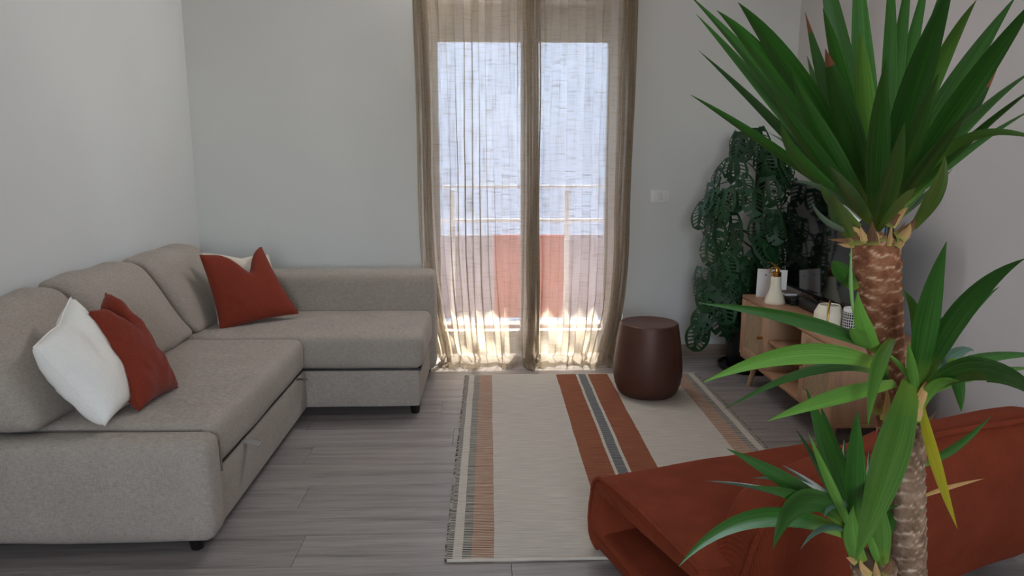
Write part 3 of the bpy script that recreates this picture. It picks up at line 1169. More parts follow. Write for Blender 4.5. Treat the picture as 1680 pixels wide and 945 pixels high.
# black box with a brown book on it
bb = thing('black_box', 'flat black box beside the white card on the cabinet', 'box', (1.55, 3.62, ZT))
obj('lid', boxbm(1.535, 1.612, 3.585, 3.765, ZT + 0.016, ZT + 0.034, 0.002), M['black_matte'], bb)
obj('tray', boxbm(1.537, 1.610, 3.587, 3.763, ZT, ZT + 0.016, 0.001), M['black_matte'], bb)
bk_ = thing('book', 'small brown book lying on the flat black box', 'book', (1.56, 3.70, ZT + 0.034))
obj('cover', boxbm(1.537, 1.600, 3.665, 3.76, ZT + 0.034, ZT + 0.0365), M['book'], bk_)
obj('pages', boxbm(1.539, 1.598, 3.667, 3.758, ZT + 0.0365, ZT + 0.048), M['paper'], bk_)
obj('cover', boxbm(1.537, 1.600, 3.665, 3.76, ZT + 0.048, ZT + 0.0505), M['book'], bk_)

# cream vessel with brass handle
vc = Vector((1.462, 3.02, ZT))
vs_ = thing('cream_canister', 'cream ceramic canister with a vertical brass handle on the cabinet', 'canister', vc)
bm = bmesh.new()
lathe(bm, [(0, 0), (0.057, 0), (0.060, 0.003), (0.0615, 0.05), (0.0605, 0.086), (0.058, 0.092), (0.044, 0.121), (0.042, 0.123), (0.039, 0.120), (0.052, 0.09), (0.055, 0.02), (0.0, 0.015)], 44, vc, cap=False)
obj('body', bm, M['cream_glaze'], vs_, 40)
bm = bmesh.new()
ang = R(-118)
dd = Vector((math.cos(ang), math.sin(ang), 0))
tube(bm, [vc + dd * 0.066 + Vector((0, 0, 0.012)), vc + dd * 0.066 + Vector((0, 0, 0.088)), vc + dd * 0.052 + Vector((0, 0, 0.122)), vc + dd * 0.02 + Vector((0, 0, 0.140)),
          vc - dd * 0.02 + Vector((0, 0, 0.140)), vc - dd * 0.036 + Vector((0, 0, 0.116))], 0.0042, 10)
obj('handle', bm, M['brass'], vs_)
# check vase
kc = Vector((1.522, 2.925, ZT))
kv = thing('checked_vase', 'black and white checked pot with a white rim beside the cream canister', 'pot', kc)
bm = bmesh.new()
lathe(bm, [(0, 0), (0.038, 0), (0.041, 0.004), (0.0425, 0.06), (0.041, 0.112)], 40, (0, 0, 0), cap=False)
o = obj('body', bm, M['check'], None, 40)
o.parent = kv
bm = bmesh.new()
lathe(bm, [(0.041, 0.112), (0.0415, 0.122), (0.039, 0.127), (0.036, 0.124), (0.034, 0.10), (0, 0.09)], 40, kc, cap=False)
obj('rim', bm, M['white_pvc'], kv, 40)

# ================================================================== LIGHT SWITCH
sw = thing('light_switch', 'white light switch plate on the back wall beside the curtain', 'switch', (1.045, YB - 0.005, 1.01))
obj('plate', boxbm(0.985, 1.105, YB - 0.010, YB, 0.970, 1.050, 0.003), M['white_pvc'], sw, 40)
for i in range(3):
    x = 1.012 + i * 0.0225
    o = obj('rocker', boxbm(x, x + 0.0215, YB - 0.014, YB - 0.009, 0.988, 1.033, 0.0015), M['white_pvc'] if i != 1 else M['paper'], sw, 40)

# ================================================================== TRAILING PLANT (corner)
mp = Vector((1.545, 4.17, 0))
mo = thing('trailing_monstera', 'tall trailing plant with holed dark green leaves in the corner behind the cabinet', 'plant', mp)
bm = bmesh.new()
lathe(bm, [(0, 0), (0.165, 0), (0.172, 0.012), (0.175, 0.03), (0.168, 0.03), (0.16, 0.014), (0, 0.014)], 40, mp, cap=False)
obj('saucer', bm, M['black_pot'], mo, 40)
bm = bmesh.new()
lathe(bm, [(0, 0.014), (0.115, 0.014), (0.12, 0.02), (0.145, 0.30), (0.152, 0.305), (0.152, 0.325), (0.142, 0.325), (0.138, 0.29), (0, 0.29)], 40, mp, cap=False)
obj('pot', bm, M['black_pot'], mo, 40)
bm = bmesh.new(); lathe(bm, [(0.137, 0.294), (0.07, 0.30), (0, 0.305)], 30, mp, cap=False)
obj('soil', bm, M['soil'], mo)
bm = bmesh.new(); tube(bm, [mp + Vector((0.03, 0.05, 0.29)), mp + Vector((0.03, 0.05, 1.28))], 0.028, 12)
obj('moss_pole', bm, M['soil'], mo)


def monstera_leaf_mesh(L, W, bend, seed):
    """ovate blade with a row of slanting holes between the ribs on each side; base at the origin, tip along -Z, face towards -Y"""
    rnd = random.Random(seed)
    me = bpy.data.meshes.new('leaf')
    ts = [0.0, 0.10]
    gaps = []
    n = 6
    for k in range(n):
        a = 0.10 + 0.74 * k / n
        gaps.append(len(ts) - 1)
        ts += [a + 0.74 / n * 0.66, a + 0.74 / n]
    ts += [0.92, 1.0]
    rows = len(ts) - 1
    V, F, AC, AL = [], [], [], []
    cols = [-1, -0.76, -0.20, 0, 0.20, 0.76, 1]
    for i, t in enumerate(ts):
        w = W * max(0.03, math.sin(PI * (0.06 + 0.94 * t) ** 0.70)) ** 0.75
        if i == rows:
            w = 0.0015
        for c in cols:
            s_ = abs(c)
            x = w * c
            z = -t * L - 0.16 * s_ * L * min(1, 4 * (1 - t)) * (1 if i else 0.2) + 0.07 * s_ * L * (1 if i < 2 else 0)
            y = -bend * math.sin(PI * 0.5 * t) * L * (1 - t * 1.3) + 0.22 * s_ ** 1.5 * w
            V.append((x, y, z)); AC.append(c); AL.append(0.35 + 0.6 * t)
    nc = len(cols)
    for i in range(rows):
        for k in range(nc - 1):
            if k in (1, 4) and i in gaps and rnd.random() < 0.92:
                continue
            if k in (0, 5) and i in gaps and rnd.random() < 0.12:
                continue
            F.append((i * nc + k, i * nc + k + 1, (i + 1) * nc + k + 1, (i + 1) * nc + k))
    me.from_pydata(V, [], F)
    for nm, arr in (('across', AC), ('along', AL)):
        a = me.attributes.new(nm, 'FLOAT', 'POINT')
        a.data.foreach_set('value', arr)
    me.polygons.foreach_set('use_smooth', [True] * len(me.polygons))
    me.update()
    return me


variants = [monstera_leaf_mesh(0.19, 0.075, 0.22, 1), monstera_leaf_mesh(0.16, 0.066, 0.30, 2), monstera_leaf_mesh(0.22, 0.085, 0.16, 3)]
for me in variants:
    me.materials.append(M['monstera'])
young = monstera_leaf_mesh(0.17, 0.022, 0.1, 5)
young.materials.append(M['monstera_young'])


def place_leaf(me, pos, yaw, tilt, roll, s):
    o = bpy.data.objects.new('leaf', me)
    COL.objects.link(o)
    o.parent = mo
    o.location = pos - mp
    o.rotation_euler = (tilt, roll, yaw)
    o.scale = (s, s, s)
    return o


rnd = random.Random(21)
# silhouette of the foliage: (height z, lateral half width, lateral centre X)
prof = [(0.28, 0.10, 1.32), (0.40, 0.15, 1.36), (0.52, 0.15, 1.36), (0.62, 0.20, 1.43), (0.74, 0.24, 1.47), (0.86, 0.27, 1.50), (0.98, 0.27, 1.50), (1.08, 0.25, 1.50), (1.18, 0.20, 1.51), (1.27, 0.14, 1.50), (1.35, 0.07, 1.47)]
stems = []
n_leaf = 0
for zi, (z0, hw, cx) in enumerate(prof):
    cnt = int(5 + hw * 34)
    for k in range(cnt):
        a = rnd.uniform(-PI, PI) * 0.62 - PI / 2            # mostly towards the room
        rr = hw * math.sqrt(rnd.uniform(0.35, 1))
        x = cx + rr * math.cos(a)
        y = 4.16 + min(0.22, rr) * math.sin(a) * 0.75
        z = z0 + rnd.uniform(-0.05, 0.06) + 0.04
        x = min(x, 1.78); y = min(y, 4.36)
        if z < 0.62 and y < 4.0 and x > 1.36:
            y = 4.02
        facing = math.atan2(math.sin(a) - 0.5, math.cos(a) - 0.25) + PI / 2 + rnd.uniform(-0.5, 0.5)
        place_leaf(rnd.choice(variants), Vector((x, y, z)), facing, rnd.uniform(-0.55, 0.15), rnd.uniform(-0.4, 0.4), rnd.uniform(0.68, 0.98))
        if k % 3 == 0:
            stems.append((Vector((x, y, z)), z0))
        n_leaf += 1
yl = place_leaf(young, Vector((1.285, 4.12, 0.605)), 0.3, -0.1, 0.1, 1.0)
yl['label'] = 'pale young leaf'
bm = bmesh.new()
for p, z0 in stems:
    b0 = mp + Vector((0.03, 0.03, max(0.30, z0 - 0.05)))
    c_ = (b0 + p) / 2 + Vector((0, 0, 0.09))
    tube(bm, [bez(b0, c_, p, t / 6) for t in range(7)], 0.003, 5)
obj('stems', bm, M['stem'], mo)
bm = bmesh.new()
for (x, y, zt) in ((1.33, 4.09, 0.36), (1.38, 4.05, 0.45), (1.40, 4.12, 0.30)):
    a, b = mp + Vector((-0.03, 0.0, 0.80)), Vector((x, y, zt))
    tube(bm, [bez(a, Vector((x - 0.03, y, 0.95)), b, t / 10) for t in range(11)], 0.004, 6)
obj('trailing_stems', bm, M['stem'], mo)

# ================================================================== RUST LOUNGE CHAIR
CA = R(18)
cu, cw = Vector((math.cos(CA), math.sin(CA), 0)), Vector((-math.sin(CA), math.cos(CA), 0))
C0 = Vector((0.315, 2.165, 0))                                # front-left corner on plan
chair = thing('lounge_chair', 'rust corduroy low lounge chair standing behind the tall yucca', 'chair', (0.85, 1.95, 0))


def cpt(u, w, z):
    return C0 + cu * u + cw * w + Vector((0, 0, z))


# folded seat: a C-shaped section (upper pad, front fold, lower pad) drawn along the width
def seat_profile():
    P = []
    D = -0.60
    t0, t1, g0, g1 = 0.265, 0.022, 0.212, 0.085
    rad = 0.07
    P.append((D, t0 - 0.01)); P.append((D * 0.75, t0 + 0.004)); P.append((D * 0.5, t0 + 0.008)); P.append((D * 0.25, t0 + 0.005))
    for k in range(9):
        a = R(90 - 90 * k / 8)
        P.append((-rad + rad * math.cos(a), t0 - rad + rad * math.sin(a)))
    P.append((0.006, 0.15)); P.append((0.006, 0.10))
    for k in range(7):
        a = R(-90 * k / 6)
        P.append((-0.05 + 0.05 * math.cos(a), t1 + 0.05 + 0.05 * math.sin(a)))
    P.append((D * 0.5, t1)); P.append((D, t1))
    P.append((D, g1)); P.append((D * 0.5, g1 + 0.004)); P.append((-0.085, g1)); P.append((-0.06, (g0 + g1) / 2)); P.append((-0.085, g0)); P.append((D * 0.5, g0 - 0.004)); P.append((D, g0))
    return P


def extrude_profile(bm, P, us, insets, wobble=0.0):
    n = len(P)
    rings = []
    # inward normals of the closed polygon
    area_ = sum(P[i][0] * P[(i + 1) % n][1] - P[(i + 1) % n][0] * P[i][1] for i in range(n))
    sgn = 1 if area_ > 0 else -1
    for u, ins in zip(us, insets):
        ring = []
        for i in range(n):
            a, b, c = P[i - 1], P[i], P[(i + 1) % n]
            tx, tz = c[0] - a[0], c[1] - a[1]
            l = math.hypot(tx, tz) or 1
            nx, nz = -tz / l * sgn, tx / l * sgn
            p = cpt(u, b[0] + nx * ins, b[1] + nz * ins)
            if wobble:
                p = p + noise.noise_vector(p * 6) * wobble
            ring.append(bm.verts.new(p))
        rings.append(ring)
    for r0, r1 in zip(rings, rings[1:]):
        for i in range(n):
            j = (i + 1) % n
            bm.faces.new((r0[i], r0[j], r1[j], r1[i]))
    for rg in (rings[0], rings[-1]):
        for tri in tessellate_polygon([[Vector((p_[0], p_[1], 0)) for p_ in P]]):
            try:
                bm.faces.new([rg[q] for q in tri])
            except ValueError:
                pass
    return rings


bm = bmesh.new()
SW = 0.86
us = [0.0, 0.004, 0.012, 0.025] + [0.025 + (SW - 0.05) * k / 16 for k in range(1, 16)] + [SW - 0.04, SW - 0.02, SW - 0.006, SW]
ins = [0.016, 0.008, 0.002, 0.0] + [0.0] * 15 + [0.003, 0.012, 0.028, 0.045]
extrude_profile(bm, seat_profile(), us, ins, 0.010)
obj('seat', bm, M['corduroy'], chair, 50)
# seams of the seat's left face
bm = bmesh.new()
sp_ = seat_profile()
tube(bm, [cpt(0.006, w_, z_) + noise.noise_vector(cpt(0.006, w_, z_) * 6) * 0.010 for w_, z_ in sp_[:22]], 0.006, 7)
obj('piping', bm, M['corduroy'], chair, 60)
# gusset closing most of the left side, set back between the two pads
bm = bmesh.new()
box(bm, 0, 1, 0, 1, 0, 1)
for v in bm.verts:
    v.co = cpt(0.26 + 0.02 * v.co.x, -0.58 + 0.50 * v.co.y, 0.08 + 0.137 * v.co.z)
obj('gusset', bm, M['corduroy'], chair, 30)
# backrest: rear face towards the camera
BA = R(20)
bu, bn = Vector((math.cos(BA), math.sin(BA), 0)), Vector((-math.sin(BA), math.cos(BA), 0))
B0 = C0 + cu * 0.13 + cw * -0.60


def back_warp(p):
    # p.x along the backrest 0..1.05, p.y thickness 0..0.2 (forwards), p.z height
    u, w_, z_ = p.x, p.y, p.z
    h = z_ / 0.52
    lo = max(0.0, 1 - u / 0.25)
    z2 = z_ * (0.84 + 0.16 * min(1, u / 0.55)) - 0.03 * h * lo ** 2
    u2 = u - 0.07 * (1 - h) * lo
    w2 = w_ - 0.04 * math.sin(PI * min(1, max(0, h))) * (1 - lo * 0.5) - 0.10 * h
    q = B0 + bu * u2 + bn * w2 + Vector((0, 0, z2))
    return q + noise.noise_vector(q * 5 + Vector((4, 1, 2))) * 0.012


bm = bmesh.new()
softbox(bm, 0.0, 1.08, 0.0, 0.20, 0.022, 0.52, 0.07, (34, 10, 20), (0.01, 0.02, 0.012), warp=back_warp)
obj('backrest', bm, M['corduroy'], chair, 70)
bm = bmesh.new()
tube(bm, [back_warp(Vector((0.0, 0.045, z_))) + Vector((-0.004, -0.004, 0)) for z_ in (0.05, 0.15, 0.25, 0.35, 0.43)] +
     [back_warp(Vector((0.015, 0.045, 0.485)))] + [back_warp(Vector((0.07 + 0.94 * k / 20, 0.045, 0.524 + 0.006 * math.sin(k * 0.15)))) for k in range(21)], 0.008, 8)
obj('piping', bm, M['corduroy'], chair, 60)

# ================================================================== YUCCA
YD = 1.22
ypos = PD(1478, 1500, YD); ypos = Vector((PD(1480, 900, YD).x, PD(1480, 900, YD).y, 0))
yu = thing('potted_yucca', 'tall yucca with three scarred trunks and sword-shaped leaves in front of the rust chair', 'plant', ypos)
bm = bmesh.new()
lathe(bm, [(0, 0), (0.12, 0), (0.125, 0.005), (0.155, 0.27), (0.16, 0.275), (0.16, 0.30), (0.148, 0.30), (0.144, 0.26), (0, 0.26)], 40, ypos, cap=False)
obj('pot', bm, M['grey_pot'], yu, 40)
bm = bmesh.new(); lathe(bm, [(0.143, 0.262), (0, 0.268)], 30, ypos, cap=False)
obj('soil', bm, M['soil'], yu)


def cane(pts, rads, mat, seed, pitch=0.021):
    """scarred trunk: rings of leaf scars, each a lip that overhangs the next; the lip is stored in 'rim'"""
    pts = [Vector(p) for p in pts]
    seglen = [0]
    for a, b in zip(pts, pts[1:]):
        seglen.append(seglen[-1] + (b - a).length)
    L = seglen[-1]
    NR, NA = int(L / 0.0035), 44

    def at(l):
        for k in range(len(pts) - 1):
            if l <= seglen[k + 1] or k == len(pts) - 2:
                t = (l - seglen[k]) / (seglen[k + 1] - seglen[k])
                return pts[k].lerp(pts[k + 1], t), rads[k] + (rads[k + 1] - rads[k]) * t
    V, F, RIM = [], [], []
    d = (pts[-1] - pts[0]).normalized()
    ax = d.orthogonal().normalized(); ay = d.cross(ax)
    for i in range(NR + 1):
        l = L * i / NR
        c, r = at(l)
        for k in range(NA):
            th = 2 * PI * k / NA
            dirv = ax * math.cos(th) + ay * math.sin(th)
            w = noise.noise(Vector((math.cos(th) * 1.2, math.sin(th) * 1.2, l * 9 + seed)))
            ph = l / pitch + th / (2 * PI) + 0.30 * math.sin(2 * th + seed + 4 * w) + 0.8 * w
            fr = ph - math.floor(ph)
            lip = fr ** 5
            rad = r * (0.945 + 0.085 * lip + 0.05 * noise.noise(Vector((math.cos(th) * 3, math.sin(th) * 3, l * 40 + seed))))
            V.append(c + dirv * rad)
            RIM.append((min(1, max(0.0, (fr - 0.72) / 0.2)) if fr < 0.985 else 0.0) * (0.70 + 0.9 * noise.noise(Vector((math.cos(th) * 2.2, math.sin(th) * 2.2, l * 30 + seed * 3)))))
    for i in range(NR):
        for k in range(NA):
            j = (k + 1) % NA
            F.append((i * NA + k, i * NA + j, (i + 1) * NA + j, (i + 1) * NA + k))
    F.append(tuple(range(NA))[::-1]); F.append(tuple(NR * NA + k for k in range(NA)))
    me = bpy.data.meshes.new('cane')
    me.from_pydata(V, [], F)
    a = me.attributes.new('rim', 'FLOAT', 'POINT'); a.data.foreach_set('value', RIM)
    return link_mesh('cane', me, mat, yu, 60)


def floorpt(p, dx=0, dy=0):
    return Vector((ypos.x + dx, ypos.y + dy, 0.255))


pxr = YD / FPX
DT = 1.26
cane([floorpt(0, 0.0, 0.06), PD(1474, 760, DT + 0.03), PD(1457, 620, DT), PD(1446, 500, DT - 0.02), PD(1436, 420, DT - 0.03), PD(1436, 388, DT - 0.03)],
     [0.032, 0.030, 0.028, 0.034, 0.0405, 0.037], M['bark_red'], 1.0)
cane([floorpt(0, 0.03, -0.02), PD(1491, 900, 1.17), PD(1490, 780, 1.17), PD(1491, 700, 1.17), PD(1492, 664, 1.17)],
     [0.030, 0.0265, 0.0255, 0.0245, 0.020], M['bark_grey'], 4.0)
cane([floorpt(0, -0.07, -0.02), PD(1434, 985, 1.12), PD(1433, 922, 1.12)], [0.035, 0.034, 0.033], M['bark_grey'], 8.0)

LEAF_N = [0]


def leaf(base, tip, wpx, ctrl=None, L=None, sign=1, bd=DT - 0.03, mat='yucca', face=0.55, brown=False, hang=0.0, name='leaf', basew=0.55, peak=0.42, fold=0.32):
    """sword leaf from its foot to its tip. The tip's distance follows from the leaf's true length L (metres)
    and from whether it points to the viewer's side (sign -1) or away (sign 1)."""
    b = PD(base[0], base[1], bd)
    W = wpx * bd / FPX * 0.93
    # solve the tip distance for the length
    flat = (PD(tip[0], tip[1], bd) - b).length
    td = bd
    if L and L > flat:
        lo, hi = 0.0, 0.45
        for _ in range(30):
            m_ = (lo + hi) / 2
            if (PD(tip[0], tip[1], bd + sign * m_) - b).length < L:
                lo = m_
            else:
                hi = m_
        td = bd + sign * min(lo, 0.40)
    t_ = PD(tip[0], tip[1], td)
    W = W * (0.5 + 0.5 * td / bd)
    if ctrl:
        # the blade passes through ctrl at its middle
        m_ = PD(ctrl[0], ctrl[1], (bd + td) / 2)
        c = m_ * 2 - (b + t_) * 0.5
    else:
        c = (b + t_) * 0.5 + Vector((0, 0, 0.07)) * (t_ - b).length
    NS = 16
    rows_ = []
    V, F, AC, AL = [], [], [], []
    cols = [-1, -0.5, 0, 0.5, 1]
    upv = Vector((0, 0, 1))
    side_prev = None
    for i in range(NS + 1):
        t = i / NS
        p = bez(b, c, t_, t)
        d = ((c - b) * (1 - t) + (t_ - c) * t).normalized()
        s1 = d.cross(upv)
        s1 = s1.normalized() if s1.length > 0.15 else Vector((1, 0, 0))
        view = (p - CAM).normalized()
        s2 = d.cross(view)
        s2 = s2.normalized() if s2.length > 0.1 else s1
        if s1.dot(s2) < 0:
            s1 = -s1
        s = (s1 * (1 - face) + s2 * face).normalized()
        if side_prev is not None and s.dot(side_prev) < 0:
            s = -s
        side_prev = s
        nrm_ = s.cross(d).normalized()
        # width profile
        if t < peak:
            q = t / peak
            w = basew + (1 - basew) * math.sin(q * PI / 2) ** 1.2
        else:
            q = (t - peak) / (1 - peak)
            w = (1 - q ** 1.5)
        w = max(w, 0.015) * W * 0.5
        for cc in cols:
            off = nrm_ * (fold * w * (abs(cc) ** 1.3))
            V.append(p + s * (cc * w) + off)
            AC.append(cc); AL.append(t)
    nc = len(cols)
    # two skins, a real (thin) blade
    nV = len(V)
    th = 0.0009
    V2 = []
    for i in range(NS + 1):
        for k in range(nc):
            V2.append(V[i * nc + k])
    for i in range(NS):
        for k in range(nc - 1):
            F.append((i * nc + k, i * nc + k + 1, (i + 1) * nc + k + 1, (i + 1) * nc + k))
    me = bpy.data.meshes.new(name)
    me.from_pydata(V, [], F)
    for nm, arr in (('across', AC), ('along', AL)):
        a = me.attributes.new(nm, 'FLOAT', 'POINT'); a.data.foreach_set('value', arr)
    o = link_mesh(name, me, M[mat], yu, 180)
    if brown:
        me.materials.append(M['brown_tip'])
        for pi, poly in enumerate(me.polygons):
            if pi // (nc - 1) >= NS - 2:
                poly.material_index = 1
    LEAF_N[0] += 1
    return o


# ---- top crown -----------------------------------------------------------
TL = 0.46
top = [
    # base, tip, width px, ctrl(mid), sign, extras
    ((1405, 330), (1131, -8), 32, (1262, 138), 1, {}),
    ((1402, 335), (1141, 22), 24, (1256, 150), 1, {}),
    ((1408, 322), (1176, 17), 38, (1282, 135), -1, {}),
    ((1415, 318), (1211, 4), 46, (1308, 135), -1, {}),
    ((1400, 340), (1145, 82), 20, (1268, 196), 1, {}),
    ((1405, 345), (1132, 155), 20, (1262, 240), -1, {'mat': 'yucca'}),
    ((1420, 320), (1321, 20), 30, (1362, 160), 1, {'brown': True}),
    ((1418, 325), (1324, 91), 26, (1360, 195), 1, {}),
    ((1428, 310), (1340, -120), 48, (1385, 95), 1, {}),
    ((1434, 315), (1405, -110), 42, (1418, 110), 1, {}),
    ((1428, 330), (1350, 14), 30, (1386, 150), -1, {}),
    ((1432, 345), (1354, 80), 46, (1390, 205), -1, {'brown': True, 'face': 0.8}),
    ((1433, 335), (1412, 50), 38, (1420, 180), -1, {'mat': 'yucca_light', 'face': 0.8}),
    ((1436, 372), (1453, 100), 40, (1441, 240), -1, {'face': 0.85}),
    ((1438, 378), (1484, 200), 34, (1462, 300), -1, {'face': 0.8}),
    ((1448, 330), (1568, -45), 52, (1500, 150), -1, {'face': 0.7}),
    ((1455, 325), (1602, 0), 32, (1528, 140), -1, {'mat': 'yucca_light'}),
    ((1460, 335), (1668, -8), 46, (1560, 150), 1, {}),
    ((1462, 340), (1705, -10), 44, (1580, 165), -1, {'face': 0.7}),
    ((1466, 345), (1637, 110), 24, (1562, 235), 1, {'brown': True}),
    ((1470, 345), (1700, 112), 22, (1585, 205), 1, {}),
    ((1468, 348), (1700, 142), 16, (1585, 235), -1, {}),
    ((1470, 350), (1700, 176), 15, (1585, 248), 1, {}),
    ((1470, 352), (1720, 235), 20, (1570, 236), -1, {'face': 0.8, 'mat': 'yucca_light'}),
    ((1496, 375), (1550, 256), 28, (1534, 320), -1, {'mat': 'yucca_light', 'face': 0.8}),
    ((1450, 310), (1462, -90), 26, (1460, 100), 1, {}),
    ((1452, 310), (1498, -80), 28, (1472, 110), 1, {}),
    ((1456, 312), (1530, -70), 28, (1488, 115), 1, {}),
    ((1460, 318), (1552, -40), 24, (1505, 130), 1, {}),
    ((1410, 345), (1281, 198), 26, (1322, 275), -1, {}),
    ((1405, 340), (1258, 216), 14, (1335, 265), 1, {}),
    ((1408, 350), (1302, 297), 12, (1352, 312), -1, {'mat': 'yucca_grey'}),
    ((1408, 385), (1331, 330), 12, (1362, 368), -1, {'mat': 'yucca_grey'}),
    ((1432, 368), (1361, 272), 28, (1392, 318), -1, {'face': 0.8}),
    ((1402, 398), (1366, 315), 30, (1376, 355), -1, {'face': 0.8}),
    ((1440, 380), (1503, 308), 18, (1476, 335), -1, {'mat': 'yucca_light'}),
    ((1470, 362), (1564, 276), 10, (1520, 318), 1, {}),
    ((1425, 345), (1300, 120), 36, (1352, 230), -1, {'face': 0.7}),
    ((1420, 352), (1268, 150), 30, (1336, 250), -1, {}),
    ((1455, 345), (1540, 120), 34, (1500, 230), -1, {'face': 0.75}),
    ((1460, 352), (1590, 180), 26, (1525, 265), -1, {'face': 0.7}),
    ((1442, 350), (1470, 60), 34, (1458, 205), 1, {}),
    ((1425, 345), (1380, 60), 36, (1400, 200), 1, {}),
    ((1415, 360), (1335, 235), 30, (1368, 300), 1, {}),
    ((1462, 360), (1555, 235), 24, (1512, 300), 1, {}),
    ((1410, 372), (1345, 300), 22, (1372, 340), -1, {'mat': 'yucca_light'}),
]
for b, t, w, c, s, kw in top:
    leaf(b, t, w, c, TL, s, **kw)

leaf((1404, 476), (1366, 428), 30, (1380, 446), 0.10, -1, mat='yucca', face=0.8)
leaf((1402, 520), (1398, 392), 7, (1396, 460), None, -1, bd=1.2, mat='yucca_light', face=0.8)

# ---- side shoot on the tall trunk (left) ----------------------------------
SD = 1.19
for b, t, w, c, s, kw in [
    ((1444, 574), (1146, 497), 27, (1316, 526), -1, {'face': 0.75}),
    ((1440, 598), (1152, 628), 38, (1312, 580), -1, {'face': 0.8, 'mat': 'yucca_light'}),
    ((1440, 612), (1186, 673), 20, (1330, 607), 1, {'face': 0.7}),
    ((1470, 628), (1259, 691), 30, (1372, 650), -1, {'face': 0.75, 'mat': 'yucca_light'}),
    ((1442, 580), (1407, 478), 30, (1416, 535), -1, {'face': 0.8, 'mat': 'yucca_light', 'L': 0.14}),
    ((1445, 572), (1394, 537), 28, (1413, 556), -1, {'face': 0.8, 'mat': 'yucca_light', 'L': 0.10}),
    ((1466, 556), (1424, 700), 26, (1440, 605), -1, {'face': 0.8, 'mat': 'yucca_light', 'L': 0.22}),
    ((1452, 600), (1440, 690), 20, (1446, 640), 1, {'face': 0.8, 'L': 0.16}),
]:
    L_ = kw.pop('L', 0.32)
    leaf(b, t, w, c, L_, s, bd=SD, **kw)

# ---- crown of the middle trunk --------------------------------------------
MD = 1.165
for b, t, w, c, s, kw in [
    ((1506, 640), (1553, 396), 42, (1522, 520), -1, {'face': 0.8}),
    ((1508, 640), (1682, 424), 40, (1580, 510), -1, {'face': 0.7}),
    ((1512, 640), (1640, 470), 28, (1560, 545), 1, {}),
    ((1510, 645), (1725, 585), 24, (1600, 590), 1, {'face': 0.7}),
    ((1512, 648), (1725, 668), 46, (1606, 606), -1, {'face': 0.8}),
    ((1512, 650), (1712, 604), 18, (1610, 612), 1, {'mat': 'yucca_light'}),
    ((1505, 645), (1598, 576), 26, (1562, 584), 1, {'mat': 'yucca_grey', 'face': 0.8, 'L': 0.15}),
    ((1560, 588), (1577, 676), 22, (1572, 630), -1, {'face': 0.85, 'L': 0.11}),
    ((1496, 622), (1403, 920), 60, (1456, 765), -1, {'face': 0.9, 'mat': 'yucca_light', 'L': 0.36}),
    ((1508, 655), (1571, 868), 20, (1536, 762), -1, {'face': 0.85, 'mat': 'yucca_yellow', 'L': 0.24}),
    ((1504, 640), (1480, 474), 26, (1508, 540), -1, {'face': 0.8, 'mat': 'yucca_light', 'L': 0.20}),
    ((1502, 640), (1448, 576), 12, (1476, 600), -1, {'mat': 'yucca_light', 'L': 0.08}),
    ((1504, 648), (1490, 560), 18, (1496, 605), -1, {'mat': 'yucca_light', 'L': 0.12}),
    ((1506, 650), (1536, 575), 20, (1518, 612), 1, {'L': 0.14}),
    ((1512, 668), (1575, 625), 22, (1538, 632), -1, {'mat': 'yucca_light', 'L': 0.12}),
    ((1508, 765), (1627, 681), 14, (1570, 732), 1, {'L': 0.16, 'face': 0.8}),
    ((1512, 815), (1616, 785), 8, (1562, 798), 1, {'mat': 'husk', 'L': 0.14, 'face': 0.8}),
    ((1500, 655), (1545, 520), 26, (1526, 590), 1, {'L': 0.2}),
]:
    L_ = kw.pop('L', 0.33)
    leaf(b, t, w, c, L_, s, bd=MD, **kw)

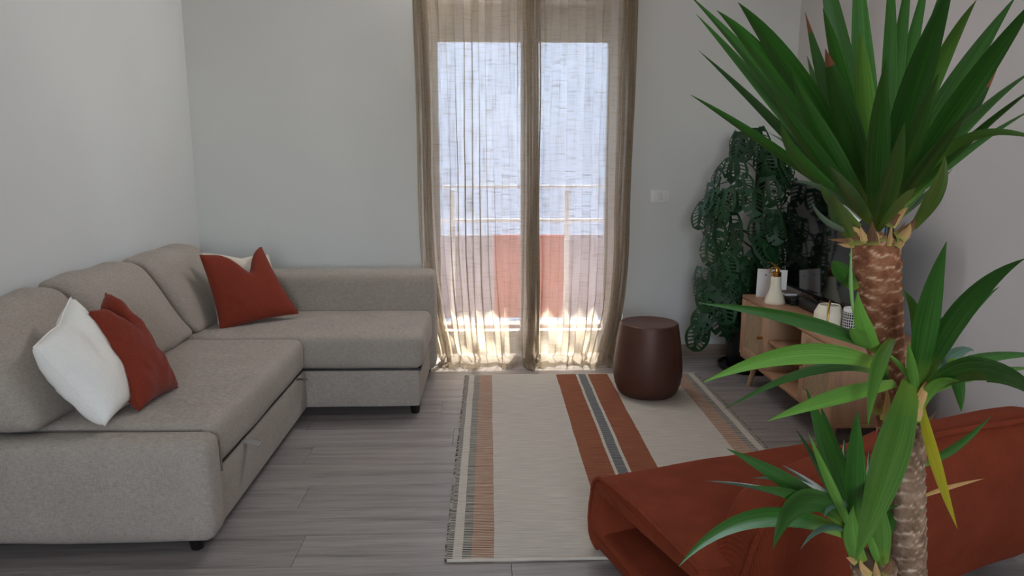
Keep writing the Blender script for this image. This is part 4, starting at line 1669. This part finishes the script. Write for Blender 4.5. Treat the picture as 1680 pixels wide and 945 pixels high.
# ---- low crown of the short trunk -----------------------------------------
LD = 1.11
for b, t, w, c, s, kw in [
    ((1398, 880), (1113, 930), 34, (1240, 850), -1, {'face': 0.85}),
    ((1396, 850), (1268, 902), 42, (1320, 822), -1, {'face': 0.85}),
    ((1398, 870), (1192, 736), 34, (1302, 796), -1, {'face': 0.75}),
    ((1395, 860), (1156, 789), 14, (1280, 808), 1, {'mat': 'yucca_grey'}),
    ((1396, 860), (1235, 784), 20, (1320, 798), 1, {'mat': 'yucca_grey', 'face': 0.7}),
    ((1400, 860), (1282, 762), 16, (1348, 806), 1, {'mat': 'yucca_grey', 'face': 0.7}),
    ((1396, 862), (1230, 798), 26, (1318, 818), -1, {'face': 0.7}),
    ((1402, 880), (1305, 702), 18, (1358, 790), 1, {}),
    ((1404, 885), (1326, 710), 17, (1362, 795), -1, {'mat': 'yucca_light', 'face': 0.8}),
    ((1405, 880), (1322, 636), 38, (1364, 752), 1, {'face': 0.75}),
    ((1406, 880), (1346, 664), 32, (1376, 765), 1, {'face': 0.75}),
    ((1408, 880), (1407, 672), 34, (1404, 770), -1, {'face': 0.8}),
    ((1440, 915), (1478, 718), 24, (1468, 810), 1, {'face': 0.8}),
    ((1432, 880), (1466, 772), 18, (1446, 822), 1, {'L': 0.16}),
    ((1425, 850), (1480, 830), 10, (1452, 834), 1, {'L': 0.1}),
    ((1398, 875), (1313, 902), 12, (1352, 866), -1, {'mat': 'yucca_grey', 'L': 0.12}),
    ((1396, 855), (1352, 848), 22, (1372, 826), -1, {'mat': 'yucca_grey', 'L': 0.09}),
    ((1448, 925), (1438, 808), 34, (1444, 865), -1, {'face': 0.85, 'mat': 'yucca_light', 'L': 0.15}),
    ((1405, 880), (1300, 770), 24, (1345, 815), 1, {}),
    ((1404, 875), (1385, 720), 26, (1390, 800), 1, {'face': 0.8}),
    ((1440, 900), (1425, 740), 22, (1430, 820), 1, {'face': 0.8}),
    ((1412, 925), (1400, 830), 30, (1398, 880), -1, {'face': 0.9, 'mat': 'yucca_light', 'L': 0.11, 'basew': 0.9}),
    ((1446, 930), (1424, 838), 14, (1430, 890), -1, {'face': 0.9, 'mat': 'yucca_light', 'L': 0.1}),
]:
    L_ = kw.pop('L', 0.27)
    leaf(b, t, w, c, L_, s, bd=LD, **kw)

# ---- dry sheaths round the trunks ------------------------------------------
for hi, (b, t, w, c, d_) in enumerate([
    ((1402, 402), (1374, 400), 10, (1388, 402), 1.20), ((1400, 396), (1358, 393), 8, (1380, 394), 1.19), ((1418, 392), (1398, 372), 16, (1406, 380), 1.19),
    ((1436, 395), (1430, 378), 26, (1433, 388), 1.185), ((1470, 388), (1502, 356), 20, (1490, 376), 1.19), ((1478, 392), (1494, 366), 18, (1488, 380), 1.185),
    ((1462, 372), (1490, 340), 16, (1476, 352), 1.185), ((1455, 370), (1478, 352), 20, (1466, 358), 1.18), ((1472, 405), (1486, 385), 14, (1480, 394), 1.19),
    ((1420, 400), (1414, 380), 16, (1416, 390), 1.19), ((1505, 690), (1536, 672), 8, (1524, 688), 1.14), ((1505, 670), (1524, 620), 16, (1516, 640), 1.14),
    ((1502, 690), (1508, 650), 18, (1506, 668), 1.14), ((1442, 680), (1446, 620), 14, (1440, 650), 1.20), ((1448, 690), (1452, 630), 12, (1456, 660), 1.21),
    ((1430, 945), (1412, 918), 14, (1416, 932), 1.08), ((1450, 945), (1462, 918), 14, (1458, 932), 1.08), ((1440, 950), (1436, 920), 12, (1438, 936), 1.08),
    ((1405, 925), (1388, 915), 10, (1396, 918), 1.08),
]):
    leaf(b, t, w, c, None, -1, bd=d_, mat='husk_dark' if hi % 3 == 1 else 'husk', face=0.9, name='dry_sheath', basew=0.9, peak=0.25)
for hi in range(9):
    # a ragged collar of dead leaf feet under the top crown
    a_ = hi / 8 + 0.05 * math.sin(hi * 4.7)
    u_ = 1398 + 80 * a_
    leaf((u_, 400 + 4 * math.sin(hi * 2.3)), (u_ + (a_ - 0.5) * 26 + 5 * math.sin(hi * 3.1), 374 + 14 * math.sin(hi * 1.7)), 15 + 7 * math.sin(hi * 2.9), (u_ + (a_ - 0.5) * 10, 385), None, -1,
         bd=1.195 - 0.012 * math.sin(PI * a_), mat='husk_dark' if hi % 2 else 'husk', face=0.9, name='dry_sheath', basew=0.95, peak=0.2)
